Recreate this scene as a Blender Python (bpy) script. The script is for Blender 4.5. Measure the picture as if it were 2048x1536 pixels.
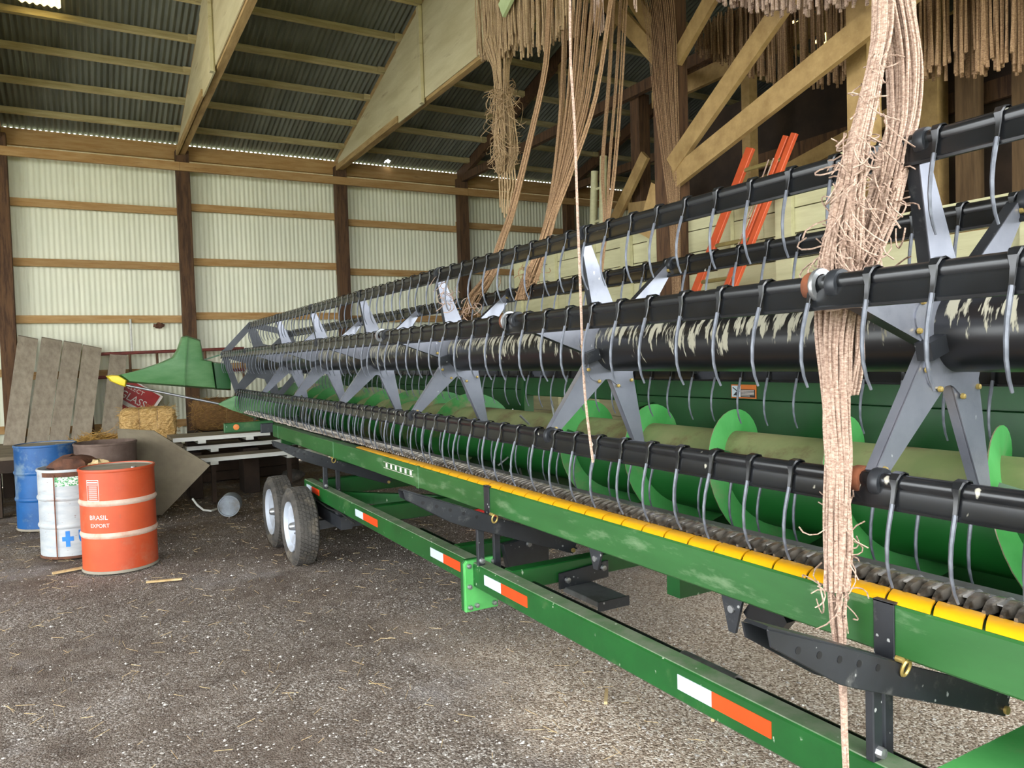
import bpy, bmesh, math, random
from mathutils import Vector, Matrix

random.seed(7)
for _o in list(bpy.data.objects):
    bpy.data.objects.remove(_o)
SC = bpy.context.scene
COL = SC.collection

# ------------------------------------------------------------------ camera
CAM_H = 1.68
cam_d = bpy.data.cameras.new('camera')
cam_d.sensor_width = 36.0
cam_d.lens = 36.0 * 1512.0 / 2048.0
cam_d.clip_start = 0.05
cam_d.clip_end = 300
cam = bpy.data.objects.new('camera', cam_d)
COL.objects.link(cam)
_r = Vector((0.869742, -0.492595, -0.029978))      # image right
_u = Vector((0.043882, 0.016688, 0.998897))        # image up
_f = _u.cross(_r)
_r.normalize(); _f.normalize(); _u = _r.cross(_f)
cam.matrix_world = Matrix(((_r.x, _u.x, -_f.x, 0.0), (_r.y, _u.y, -_f.y, 0.0), (_r.z, _u.z, -_f.z, CAM_H), (0, 0, 0, 1)))
SC.camera = cam

# ------------------------------------------------------------------ daylight (overcast sky) and exposure
world = bpy.data.worlds.new('overcast_sky')
SC.world = world
world.use_nodes = True
_nt = world.node_tree
_nt.nodes.clear()
_o = _nt.nodes.new('ShaderNodeOutputWorld')
_b = _nt.nodes.new('ShaderNodeBackground')
_b.inputs['Color'].default_value = (0.93, 0.97, 1.0, 1)
_b.inputs['Strength'].default_value = 3.6
_nt.links.new(_b.outputs[0], _o.inputs[0])

sun_d = bpy.data.lights.new('veiled_sun', 'SUN')
sun_d.energy = 1.5
sun_d.angle = math.radians(40)
sun_d.color = (1.0, 0.96, 0.88)
sun = bpy.data.objects.new('veiled_sun', sun_d)
COL.objects.link(sun)
sun.rotation_euler = (math.radians(48), 0, math.radians(-25))

vs = SC.view_settings
vs.view_transform = 'Standard'
try:
    vs.look = 'None'
except Exception:
    pass
vs.gamma = 1.0
vs.use_curve_mapping = False
vs.exposure = 1.17
try:
    SC.cycles.use_denoising = True
    SC.cycles.max_bounces = 6
    SC.cycles.diffuse_bounces = 4
    SC.cycles.glossy_bounces = 2
    SC.cycles.transmission_bounces = 2
    SC.cycles.caustics_reflective = False
    SC.cycles.caustics_refractive = False
    SC.cycles.use_adaptive_sampling = True
    SC.cycles.adaptive_threshold = 0.05
except Exception:
    pass

# ------------------------------------------------------------------ helpers
def lin(c):
    out = []
    for v in c:
        v = v / 255.0
        out.append(v / 12.92 if v <= 0.04045 else ((v + 0.055) / 1.055) ** 2.4)
    return (out[0], out[1], out[2], 1.0)

MATS = {}
def mat(name, c1, c2=None, rough=0.6, metal=0.0, scale=6.0, stretch=(1, 1, 1), c3=None, c3scale=2.5, c3amt=0.5,
        bump=0.0, bscale=40.0, lo=0.35, hi=0.65, rnd=0.0, spec=0.5, c3lo=0.5, coat=0.0, spots=None):
    """Principled material: c1/c2 mixed by noise, c3 = dirt or wear in patches of its own shape."""
    m = bpy.data.materials.new(name)
    m.use_nodes = True
    n = m.node_tree.nodes; l = m.node_tree.links
    bs = n['Principled BSDF']
    bs.inputs['Roughness'].default_value = rough
    bs.inputs['Metallic'].default_value = metal
    bs.inputs['Specular IOR Level'].default_value = spec
    if coat:
        bs.inputs['Coat Weight'].default_value = coat
        bs.inputs['Coat Roughness'].default_value = 0.15
    tc = n.new('ShaderNodeTexCoord')
    mp = n.new('ShaderNodeMapping'); mp.inputs['Scale'].default_value = stretch
    l.new(tc.outputs['Object'], mp.inputs['Vector'])
    col = None
    if c2 is None:
        c2 = tuple(max(0, v * 0.86) for v in c1)
    nz = n.new('ShaderNodeTexNoise'); nz.inputs['Scale'].default_value = scale
    nz.inputs['Detail'].default_value = 6; nz.inputs['Roughness'].default_value = 0.62
    l.new(mp.outputs[0], nz.inputs['Vector'])
    rp = n.new('ShaderNodeValToRGB')
    rp.color_ramp.elements[0].position = lo; rp.color_ramp.elements[0].color = lin(c1)
    rp.color_ramp.elements[1].position = hi; rp.color_ramp.elements[1].color = lin(c2)
    l.new(nz.outputs['Fac'], rp.inputs[0])
    col = rp.outputs[0]
    if c3 is not None:
        n3 = n.new('ShaderNodeTexNoise'); n3.inputs['Scale'].default_value = c3scale
        n3.inputs['Detail'].default_value = 8; n3.inputs['Roughness'].default_value = 0.7
        l.new(mp.outputs[0], n3.inputs['Vector'])
        r3 = n.new('ShaderNodeMapRange')
        r3.inputs['From Min'].default_value = c3lo; r3.inputs['From Max'].default_value = c3lo + 0.12
        r3.inputs['To Max'].default_value = c3amt
        l.new(n3.outputs['Fac'], r3.inputs['Value'])
        mx = n.new('ShaderNodeMix'); mx.data_type = 'RGBA'
        l.new(r3.outputs[0], mx.inputs['Factor'])
        l.new(col, mx.inputs['A']); mx.inputs['B'].default_value = lin(c3)
        col = mx.outputs['Result']
    if spots is not None:
        # pale flecks and splashes: (colour, cells per metre, share of cells, stretch)
        sc_, ss, share, sst = spots
        m2 = n.new('ShaderNodeMapping'); m2.inputs['Scale'].default_value = sst; l.new(tc.outputs['Object'], m2.inputs['Vector'])
        vo = n.new('ShaderNodeTexVoronoi'); vo.inputs['Scale'].default_value = ss; l.new(m2.outputs[0], vo.inputs['Vector'])
        sp = n.new('ShaderNodeSeparateColor'); l.new(vo.outputs['Color'], sp.inputs[0])
        t1 = n.new('ShaderNodeMapRange'); t1.inputs['From Min'].default_value = 1 - share; t1.inputs['From Max'].default_value = 1.0; t1.inputs['To Min'].default_value = -0.02; t1.inputs['To Max'].default_value = 0.24
        l.new(sp.outputs[0], t1.inputs['Value'])
        nz2 = n.new('ShaderNodeTexNoise'); nz2.inputs['Scale'].default_value = ss * 4; l.new(tc.outputs['Object'], nz2.inputs['Vector'])
        ad2 = n.new('ShaderNodeMath'); ad2.operation = 'MULTIPLY_ADD'; l.new(nz2.outputs['Fac'], ad2.inputs[0]); ad2.inputs[1].default_value = 0.25; l.new(vo.outputs['Distance'], ad2.inputs[2])
        sb = n.new('ShaderNodeMath'); sb.operation = 'SUBTRACT'; l.new(t1.outputs[0], sb.inputs[0]); l.new(ad2.outputs[0], sb.inputs[1])
        t2 = n.new('ShaderNodeMapRange'); t2.inputs['From Min'].default_value = -0.12; t2.inputs['From Max'].default_value = -0.04; t2.inputs['To Max'].default_value = 0.85
        l.new(sb.outputs[0], t2.inputs['Value'])
        mx2 = n.new('ShaderNodeMix'); mx2.data_type = 'RGBA'; l.new(t2.outputs[0], mx2.inputs['Factor']); l.new(col, mx2.inputs['A']); mx2.inputs['B'].default_value = lin(sc_)
        col = mx2.outputs['Result']
    if rnd:
        oi = n.new('ShaderNodeObjectInfo')
        mr = n.new('ShaderNodeMapRange'); mr.inputs['To Min'].default_value = 1 - rnd; mr.inputs['To Max'].default_value = 1 + rnd
        l.new(oi.outputs['Random'], mr.inputs['Value'])
        hs = n.new('ShaderNodeHueSaturation')
        l.new(mr.outputs[0], hs.inputs['Value']); l.new(col, hs.inputs['Color'])
        col = hs.outputs[0]
    l.new(col, bs.inputs['Base Color'])
    if bump:
        nb = n.new('ShaderNodeTexNoise'); nb.inputs['Scale'].default_value = bscale; nb.inputs['Detail'].default_value = 5
        l.new(mp.outputs[0], nb.inputs['Vector'])
        bp = n.new('ShaderNodeBump'); bp.inputs['Strength'].default_value = bump; bp.inputs['Distance'].default_value = 0.01
        l.new(nb.outputs['Fac'], bp.inputs['Height']); l.new(bp.outputs[0], bs.inputs['Normal'])
    MATS[name] = m
    return m

# --- palette
mat('wall_paint', (232, 232, 208), (216, 217, 192), rough=0.45, scale=1.2, stretch=(3, 1, 0.4), c3=(176, 172, 142), c3scale=3, c3amt=0.35, c3lo=0.58, rnd=0.03)
mat('roof_metal', (126, 130, 122), (102, 106, 98), rough=0.5, metal=0.35, scale=1.5, stretch=(4, 0.5, 1), c3=(140, 128, 104), c3amt=0.3, c3lo=0.6, rnd=0.06)
mat('lumber_pale', (190, 176, 132), (162, 146, 100), rough=0.8, scale=4, stretch=(0.6, 5, 5), c3=(110, 84, 52), c3scale=5, c3amt=0.5, c3lo=0.62, bump=0.2, rnd=0.12)
mat('lumber', (180, 146, 98), (158, 118, 68), rough=0.8, scale=4, stretch=(0.6, 5, 5), c3=(92, 58, 30), c3scale=5, c3amt=0.6, c3lo=0.6, bump=0.2, rnd=0.12)
mat('lumber_y', (186, 156, 104), (150, 120, 74), rough=0.8, scale=4, stretch=(5, 0.6, 5), c3=(100, 70, 40), c3scale=5, c3amt=0.5, c3lo=0.62, bump=0.2, rnd=0.1)
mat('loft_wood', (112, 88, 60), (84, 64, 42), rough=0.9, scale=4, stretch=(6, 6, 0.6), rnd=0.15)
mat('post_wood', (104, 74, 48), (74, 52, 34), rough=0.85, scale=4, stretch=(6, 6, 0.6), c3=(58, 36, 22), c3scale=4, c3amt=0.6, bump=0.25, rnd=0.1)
mat('plywood', (206, 196, 158), (184, 172, 132), rough=0.75, scale=2, stretch=(1, 0.4, 2.5), c3=(124, 96, 60), c3scale=3.2, c3amt=0.55, c3lo=0.6, rnd=0.05)
mat('cream_paint', (200, 196, 156), (180, 175, 136), rough=0.65, scale=3, stretch=(4, 0.5, 4), c3=(140, 126, 92), c3scale=9, c3amt=0.5, c3lo=0.63, rnd=0.05)
mat('brace_wood', (180, 149, 98), (152, 122, 76), rough=0.8, scale=7, stretch=(1, 1, 1), c3=(196, 174, 128), c3scale=30, c3amt=0.5, c3lo=0.6, bump=0.25)
mat('dark_wood', (60, 45, 33), (38, 28, 21), rough=0.9, scale=3, rnd=0.1)  # darkened to carry the deep interior's shade; also plain dark timber
mat('green_shaded', (20, 72, 30), (15, 58, 23), rough=0.45, scale=3, c3=(70, 90, 60), c3scale=6, c3amt=0.3, c3lo=0.62)  # darker copy of the machine green, weak light worked into the colour
mat('green', (22, 84, 33), (16, 69, 26), rough=0.38, scale=3, c3=(104, 126, 84), c3scale=5, c3amt=0.3, c3lo=0.58, spec=0.5, spots=((180, 192, 170), 30, 0.25, (1, 1, 0.45)))
mat('green_dusty', (104, 146, 98), (76, 126, 74), rough=0.5, scale=2.5, stretch=(1, 0.5, 3), c3=(140, 150, 116), c3scale=14, c3amt=0.4, c3lo=0.64)
mat('green_rail', (42, 93, 43), (34, 81, 35), rough=0.42, scale=2.5, stretch=(1, 0.5, 2), c3=(130, 150, 118), c3scale=6, c3amt=0.45, c3lo=0.55, spots=((190, 202, 180), 30, 0.28, (1, 1, 0.5)))
mat('dust_top', (112, 122, 102), (72, 102, 66), rough=0.7, scale=9, c3=(50, 106, 50), c3scale=4, c3amt=0.6, c3lo=0.55, spots=((206, 210, 200), 34, 0.35, (1, 1, 1)))
mat('flight_worn', (52, 122, 56), (34, 98, 40), rough=0.5, scale=4, c3=(124, 106, 80), c3scale=2.2, c3amt=0.8, c3lo=0.47)
mat('green_lit', (88, 172, 94), (66, 150, 72), rough=0.42, scale=4, c3=(150, 142, 112), c3scale=3, c3amt=0.5, c3lo=0.58)  # machine green brightened as if lit, with worn khaki patches
mat('auger_tube', (138, 142, 98), (112, 126, 80), rough=0.55, scale=3, stretch=(1, 1, 1), c3=(96, 70, 48), c3scale=2.6, c3amt=0.75, c3lo=0.5)
mat('black_steel', (26, 28, 31), (16, 17, 19), rough=0.26, scale=5, c3=(58, 56, 52), c3scale=6, c3amt=0.35, c3lo=0.6, spec=0.6, spots=((180, 176, 160), 28, 0.2, (1, 1, 0.6)))
mat('black_plate', (40, 43, 48), (30, 32, 36), rough=0.4, scale=6, c3=(112, 112, 110), c3scale=11, c3amt=0.45, c3lo=0.58, spots=((160, 162, 160), 38, 0.3, (1, 1, 1)))
mat('spider_steel', (140, 143, 154), (122, 125, 136), rough=0.26, metal=0.5, scale=4, c3=(96, 98, 106), c3scale=5, c3amt=0.4, c3lo=0.56, spots=((210, 212, 216), 36, 0.2, (1, 1, 0.6)))
mat('plate_grey', (84, 87, 92), (70, 73, 78), rough=0.4, metal=0.2, scale=5)
mat('tine_steel', (104, 108, 117), (80, 84, 92), rough=0.45, metal=0.25, scale=30, c3=(90, 84, 70), c3scale=20, c3amt=0.4, c3lo=0.62)
mat('steel', (178, 180, 182), (140, 142, 144), rough=0.35, metal=0.8, scale=10)
mat('strip_steel', (112, 114, 116), (92, 94, 96), rough=0.42, metal=0.35, scale=6, c3=(74, 70, 64), c3scale=6, c3amt=0.5)
mat('guard_steel', (176, 170, 160), (74, 62, 48), rough=0.25, metal=0.8, scale=26, c3=(110, 78, 48), c3scale=14, c3amt=0.6, c3lo=0.55)
mat('yellow', (222, 164, 12), (200, 142, 6), rough=0.4, scale=6, c3=(120, 92, 20), c3scale=9, c3amt=0.3, c3lo=0.64)
mat('yellow_bright', (250, 226, 60), (240, 210, 44), rough=0.4)
mat('rust', (128, 72, 42), (84, 46, 28), rough=0.8, scale=14, bump=0.3)
mat('orange_refl', (250, 74, 28), (244, 66, 22), rough=0.3)
mat('white_refl', (196, 210, 220), (184, 198, 208), rough=0.3)
mat('amber', (224, 130, 60), rough=0.35)
mat('tire', (84, 80, 75), (54, 52, 49), rough=0.85, scale=8, c3=(120, 110, 94), c3scale=6, c3amt=0.55, c3lo=0.52, bump=0.3)
mat('rim_white', (190, 197, 208), (170, 177, 188), rough=0.4, scale=4, c3=(150, 140, 122), c3scale=4, c3amt=0.4, c3lo=0.6)
mat('barrel_orange', (196, 82, 42), (176, 66, 30), rough=0.5, scale=2.5, c3=(176, 112, 84), c3scale=3, c3amt=0.5, c3lo=0.54, spots=((150, 92, 66), 30, 0.3, (1, 1, 2)))
mat('barrel_hoop', (206, 186, 170), (188, 150, 128), rough=0.6, scale=9)
mat('barrel_lid', (150, 142, 126), (128, 122, 108), rough=0.8, scale=5)
mat('barrel_white', (184, 187, 186), (160, 166, 172), rough=0.5, scale=4, stretch=(1, 1, 4), c3=(136, 84, 48), c3scale=1.6, c3amt=0.85, c3lo=0.57, spots=((120, 80, 52), 30, 0.3, (1, 1, 2.5)))
mat('barrel_blue', (26, 90, 152), (16, 68, 120), rough=0.5, scale=2.5, c3=(120, 140, 150), c3scale=3, c3amt=0.7, c3lo=0.5)
mat('barrel_rust', (112, 94, 84), (86, 68, 58), rough=0.85, scale=5, c3=(70, 78, 104), c3scale=3, c3amt=0.5, c3lo=0.58, bump=0.3)
mat('rust_brown', (104, 66, 46), (70, 44, 32), rough=0.9, scale=10, bump=0.5)
mat('print_white', (236, 226, 220), rough=0.5)
mat('print_blue', (32, 124, 206), rough=0.5)
mat('print_green', (70, 148, 88), (220, 226, 218), rough=0.5, scale=60, lo=0.47, hi=0.53)
mat('sign_red', (166, 36, 34), (148, 28, 28), rough=0.5)
mat('sign_white', (226, 216, 206), rough=0.55)
mat('grey_board', (158, 146, 128), (132, 120, 104), rough=0.85, scale=3, stretch=(5, 5, 0.5), c3=(90, 80, 68), c3scale=4, c3amt=0.4, c3lo=0.6, bump=0.15, rnd=0.06)
mat('old_ply', (122, 112, 92), (102, 92, 76), rough=0.85, scale=3, c3=(160, 154, 138), c3scale=18, c3amt=0.5, c3lo=0.68)
mat('white_board', (224, 224, 216), (200, 198, 188), rough=0.6, scale=4, stretch=(0.6, 4, 4), c3=(130, 116, 92), c3scale=6, c3amt=0.5, c3lo=0.62)
mat('bench_top', (140, 128, 106), (104, 92, 74), rough=0.85, scale=5, stretch=(0.5, 6, 6), rnd=0.1)
mat('hay', (226, 190, 128), (168, 130, 76), rough=0.95, scale=34, stretch=(0.5, 1.5, 3), bump=1.0, bscale=60)
mat('straw', (196, 156, 84), (140, 104, 48), rough=0.9, scale=9)
mat('straw_pale', (206, 184, 140), (170, 142, 96), rough=0.9, scale=9)
mat('twine', (200, 174, 156), (142, 114, 98), rough=0.75, scale=90, stretch=(1, 1, 2.2), bump=0.6, bscale=160)
mat('twine_tan', (198, 170, 132), (144, 116, 84), rough=0.75, scale=90, stretch=(1, 1, 2.2), bump=0.6, bscale=160)
mat('twine_dark', (178, 144, 108), (126, 96, 68), rough=0.8, scale=60, stretch=(1, 1, 2.0), bump=0.5, bscale=120)
mat('ladder_orange', (204, 88, 48), (184, 74, 38), rough=0.45, scale=6)
mat('rung', (150, 134, 84), (128, 112, 66), rough=0.5, metal=0.3)
mat('red_paint', (150, 40, 34), (120, 32, 28), rough=0.55, scale=8)
mat('red_bright', (214, 60, 54), (190, 44, 40), rough=0.45)
mat('pipe_rust', (122, 54, 44), (92, 42, 36), rough=0.7, scale=8)
mat('can_grey', (150, 158, 166), (118, 124, 130), rough=0.5, metal=0.2, scale=7, c3=(110, 100, 86), c3scale=6, c3amt=0.5)
mat('pebble', (214, 210, 204), (96, 88, 80), rough=0.85, scale=45, lo=0.38, hi=0.62)
mat('decal_black', (20, 20, 24), rough=0.5)
mat('decal_orange', (206, 112, 40), rough=0.5)
mat('pale_green_wood', (176, 190, 140), (156, 170, 122), rough=0.7, scale=4)

def translucent(name, c):
    m = bpy.data.materials.new(name); m.use_nodes = True
    n = m.node_tree.nodes; l = m.node_tree.links
    n.clear()
    o = n.new('ShaderNodeOutputMaterial'); t = n.new('ShaderNodeBsdfTranslucent'); d = n.new('ShaderNodeBsdfDiffuse'); x = n.new('ShaderNodeMixShader')
    t.inputs[0].default_value = lin(c); d.inputs[0].default_value = lin(c); x.inputs[0].default_value = 0.25
    l.new(t.outputs[0], x.inputs[1]); l.new(d.outputs[0], x.inputs[2]); l.new(x.outputs[0], o.inputs[0])
    MATS[name] = m
translucent('fibreglass', (214, 186, 120))

def floor_material():
    m = bpy.data.materials.new('gravel_dirt'); m.use_nodes = True
    n = m.node_tree.nodes; l = m.node_tree.links
    bs = n['Principled BSDF']; bs.inputs['Roughness'].default_value = 0.95; bs.inputs['Specular IOR Level'].default_value = 0.2
    tc = n.new('ShaderNodeTexCoord')
    def noise(s, d=6, r=0.6, vec=None):
        z = n.new('ShaderNodeTexNoise'); z.inputs['Scale'].default_value = s; z.inputs['Detail'].default_value = d; z.inputs['Roughness'].default_value = r
        l.new(vec or tc.outputs['Object'], z.inputs['Vector']); return z.outputs['Fac']
    def ramp(f, stops):
        rp = n.new('ShaderNodeValToRGB'); e = rp.color_ramp.elements
        while len(e) < len(stops): e.new(0.5)
        for i, (p, c) in enumerate(stops): e[i].position = p; e[i].color = lin(c)
        l.new(f, rp.inputs[0]); return rp.outputs[0]
    def mix(f, a, b):
        x = n.new('ShaderNodeMix'); x.data_type = 'RGBA'
        l.new(f, x.inputs['Factor']); l.new(a, x.inputs['A']); l.new(b, x.inputs['B']); return x.outputs['Result']
    def rng(f, a, b, lo=0, hi=1):
        r = n.new('ShaderNodeMapRange'); r.inputs['From Min'].default_value = a; r.inputs['From Max'].default_value = b
        r.inputs['To Min'].default_value = lo; r.inputs['To Max'].default_value = hi
        l.new(f, r.inputs['Value']); return r.outputs[0]
    v = n.new('ShaderNodeTexVoronoi'); v.inputs['Scale'].default_value = 105
    l.new(tc.outputs['Object'], v.inputs['Vector'])
    sep = n.new('ShaderNodeSeparateColor'); l.new(v.outputs['Color'], sep.inputs[0])
    stones = ramp(sep.outputs[0], [(0.0, (78, 69, 62)), (0.45, (124, 114, 105)), (0.8, (164, 156, 148)), (1.0, (214, 210, 205))])
    dirt = ramp(noise(5, 8, 0.7), [(0.3, (70, 59, 52)), (0.5, (97, 85, 76)), (0.7, (122, 111, 102))])
    f1 = rng(noise(1.1, 8, 0.66), 0.36, 0.70, 0.1, 0.9)
    base = mix(f1, dirt, stones)
    straw = ramp(noise(26, 4, 0.6), [(0.4, (84, 66, 46)), (0.65, (134, 112, 78))])
    # straw litter and darker soil at the back of the shed, pale crushed stone towards the open side
    sx = n.new('ShaderNodeSeparateXYZ'); l.new(tc.outputs['Object'], sx.inputs[0])
    back = rng(sx.outputs[1], 6.5, 11.0, 0, 0.75)
    nb = rng(noise(2.3, 6, 0.6), 0.42, 0.6)
    mm = n.new('ShaderNodeMath'); mm.operation = 'MULTIPLY'; l.new(back, mm.inputs[0]); l.new(nb, mm.inputs[1])
    base = mix(mm.outputs[0], base, straw)
    pale = n.new('ShaderNodeRGB'); pale.outputs[0].default_value = lin((168, 165, 166))
    pm = rng(noise(0.9, 7, 0.68), 0.56, 0.74, 0, 0.45)
    base = mix(pm, base, pale.outputs[0])
    # tan crushed stone under and behind the trailer, paled in place of light there
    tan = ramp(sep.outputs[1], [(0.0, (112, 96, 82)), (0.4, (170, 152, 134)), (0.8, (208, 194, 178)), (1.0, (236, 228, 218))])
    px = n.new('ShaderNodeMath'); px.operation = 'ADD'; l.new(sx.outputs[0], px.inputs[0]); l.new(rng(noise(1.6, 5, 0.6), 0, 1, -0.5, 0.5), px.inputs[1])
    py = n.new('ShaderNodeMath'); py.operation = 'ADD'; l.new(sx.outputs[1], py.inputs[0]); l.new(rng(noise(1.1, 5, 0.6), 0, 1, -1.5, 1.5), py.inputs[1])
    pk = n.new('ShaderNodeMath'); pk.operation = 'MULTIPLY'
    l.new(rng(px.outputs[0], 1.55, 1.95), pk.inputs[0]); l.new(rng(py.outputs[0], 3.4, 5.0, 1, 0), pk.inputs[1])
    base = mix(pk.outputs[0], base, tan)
    l.new(base, bs.inputs['Base Color'])
    hh = n.new('ShaderNodeMath'); hh.operation = 'ADD'
    inv = rng(v.outputs['Distance'], 0, 0.6, 1, 0)
    l.new(inv, hh.inputs[0]); l.new(noise(30, 6, 0.7), hh.inputs[1])
    bp = n.new('ShaderNodeBump'); bp.inputs['Strength'].default_value = 0.6; bp.inputs['Distance'].default_value = 0.012
    l.new(hh.outputs[0], bp.inputs['Height']); l.new(bp.outputs[0], bs.inputs['Normal'])
    MATS['gravel_dirt'] = m
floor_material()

def droppings_tube():
    """Glossy black tube with pale bird-dropping runs that start on its upper front."""
    m = bpy.data.materials.new('black_tube'); m.use_nodes = True
    n = m.node_tree.nodes; l = m.node_tree.links
    bs = n['Principled BSDF']; bs.inputs['Roughness'].default_value = 0.3; bs.inputs['Specular IOR Level'].default_value = 0.6
    tc = n.new('ShaderNodeTexCoord'); sx = n.new('ShaderNodeSeparateXYZ'); l.new(tc.outputs['Generated'], sx.inputs[0])
    ox = n.new('ShaderNodeSeparateXYZ'); l.new(tc.outputs['Object'], ox.inputs[0])
    cb = n.new('ShaderNodeCombineXYZ')
    def mth(op, a, b):
        k = n.new('ShaderNodeMath'); k.operation = op
        for i, q in enumerate((a, b)):
            if isinstance(q, (int, float)): k.inputs[i].default_value = q
            else: l.new(q, k.inputs[i])
        return k.outputs[0]
    z = sx.outputs[2]
    l.new(mth('MULTIPLY', ox.outputs[1], 34.0), cb.inputs[0])
    l.new(mth('MULTIPLY', z, 1.5), cb.inputs[1])
    nz = n.new('ShaderNodeTexNoise'); nz.inputs['Scale'].default_value = 1.0; nz.inputs['Detail'].default_value = 4; nz.inputs['Roughness'].default_value = 0.6
    l.new(cb.outputs[0], nz.inputs['Vector'])
    ny = n.new('ShaderNodeTexNoise'); ny.inputs['Scale'].default_value = 1.4; ny.inputs['Detail'].default_value = 2
    l.new(tc.outputs['Object'], ny.inputs['Vector'])
    # runs thin out towards the underside
    thr = mth('ADD', 0.468, mth('MULTIPLY', mth('ABSOLUTE', mth('SUBTRACT', z, 0.72), 0), 0.36))
    thr = mth('SUBTRACT', thr, mth('MULTIPLY', mth('SUBTRACT', ny.outputs['Fac'], 0.5), 0.25))
    mr = n.new('ShaderNodeMapRange'); l.new(mth('SUBTRACT', nz.outputs['Fac'], thr), mr.inputs['Value'])
    mr.inputs['From Min'].default_value = 0.0; mr.inputs['From Max'].default_value = 0.04
    mx = n.new('ShaderNodeMix'); mx.data_type = 'RGBA'; l.new(mr.outputs[0], mx.inputs['Factor'])
    mx.inputs['A'].default_value = lin((22, 23, 26)); mx.inputs['B'].default_value = lin((162, 159, 142))
    l.new(mx.outputs['Result'], bs.inputs['Base Color'])
    rr = n.new('ShaderNodeMapRange'); l.new(mr.outputs[0], rr.inputs['Value']); rr.inputs['To Min'].default_value = 0.3; rr.inputs['To Max'].default_value = 0.9
    l.new(rr.outputs[0], bs.inputs['Roughness'])
    MATS['black_tube'] = m
droppings_tube()

def dusty_auger():
    """Green tube with a khaki coat of dust settled on its upper side, ragged along the border."""
    m = MATS['auger_tube']; n = m.node_tree.nodes; l = m.node_tree.links
    bs = n['Principled BSDF']; old = bs.inputs['Base Color'].links[0].from_socket
    tc = n.new('ShaderNodeTexCoord'); sx = n.new('ShaderNodeSeparateXYZ'); l.new(tc.outputs['Generated'], sx.inputs[0])
    nz = n.new('ShaderNodeTexNoise'); nz.inputs['Scale'].default_value = 5; nz.inputs['Detail'].default_value = 6; l.new(tc.outputs['Object'], nz.inputs['Vector'])
    ad = n.new('ShaderNodeMath'); ad.operation = 'MULTIPLY_ADD'; l.new(nz.outputs['Fac'], ad.inputs[0]); ad.inputs[1].default_value = 0.3; l.new(sx.outputs[2], ad.inputs[2])
    mr = n.new('ShaderNodeMapRange'); mr.inputs['From Min'].default_value = 0.66; mr.inputs['From Max'].default_value = 0.84; l.new(ad.outputs[0], mr.inputs['Value'])
    mx = n.new('ShaderNodeMix'); mx.data_type = 'RGBA'; l.new(mr.outputs[0], mx.inputs['Factor']); mx.inputs['A'].default_value = lin((22, 96, 34)); l.new(old, mx.inputs['B'])
    l.new(mx.outputs['Result'], bs.inputs['Base Color'])
dusty_auger()

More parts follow.
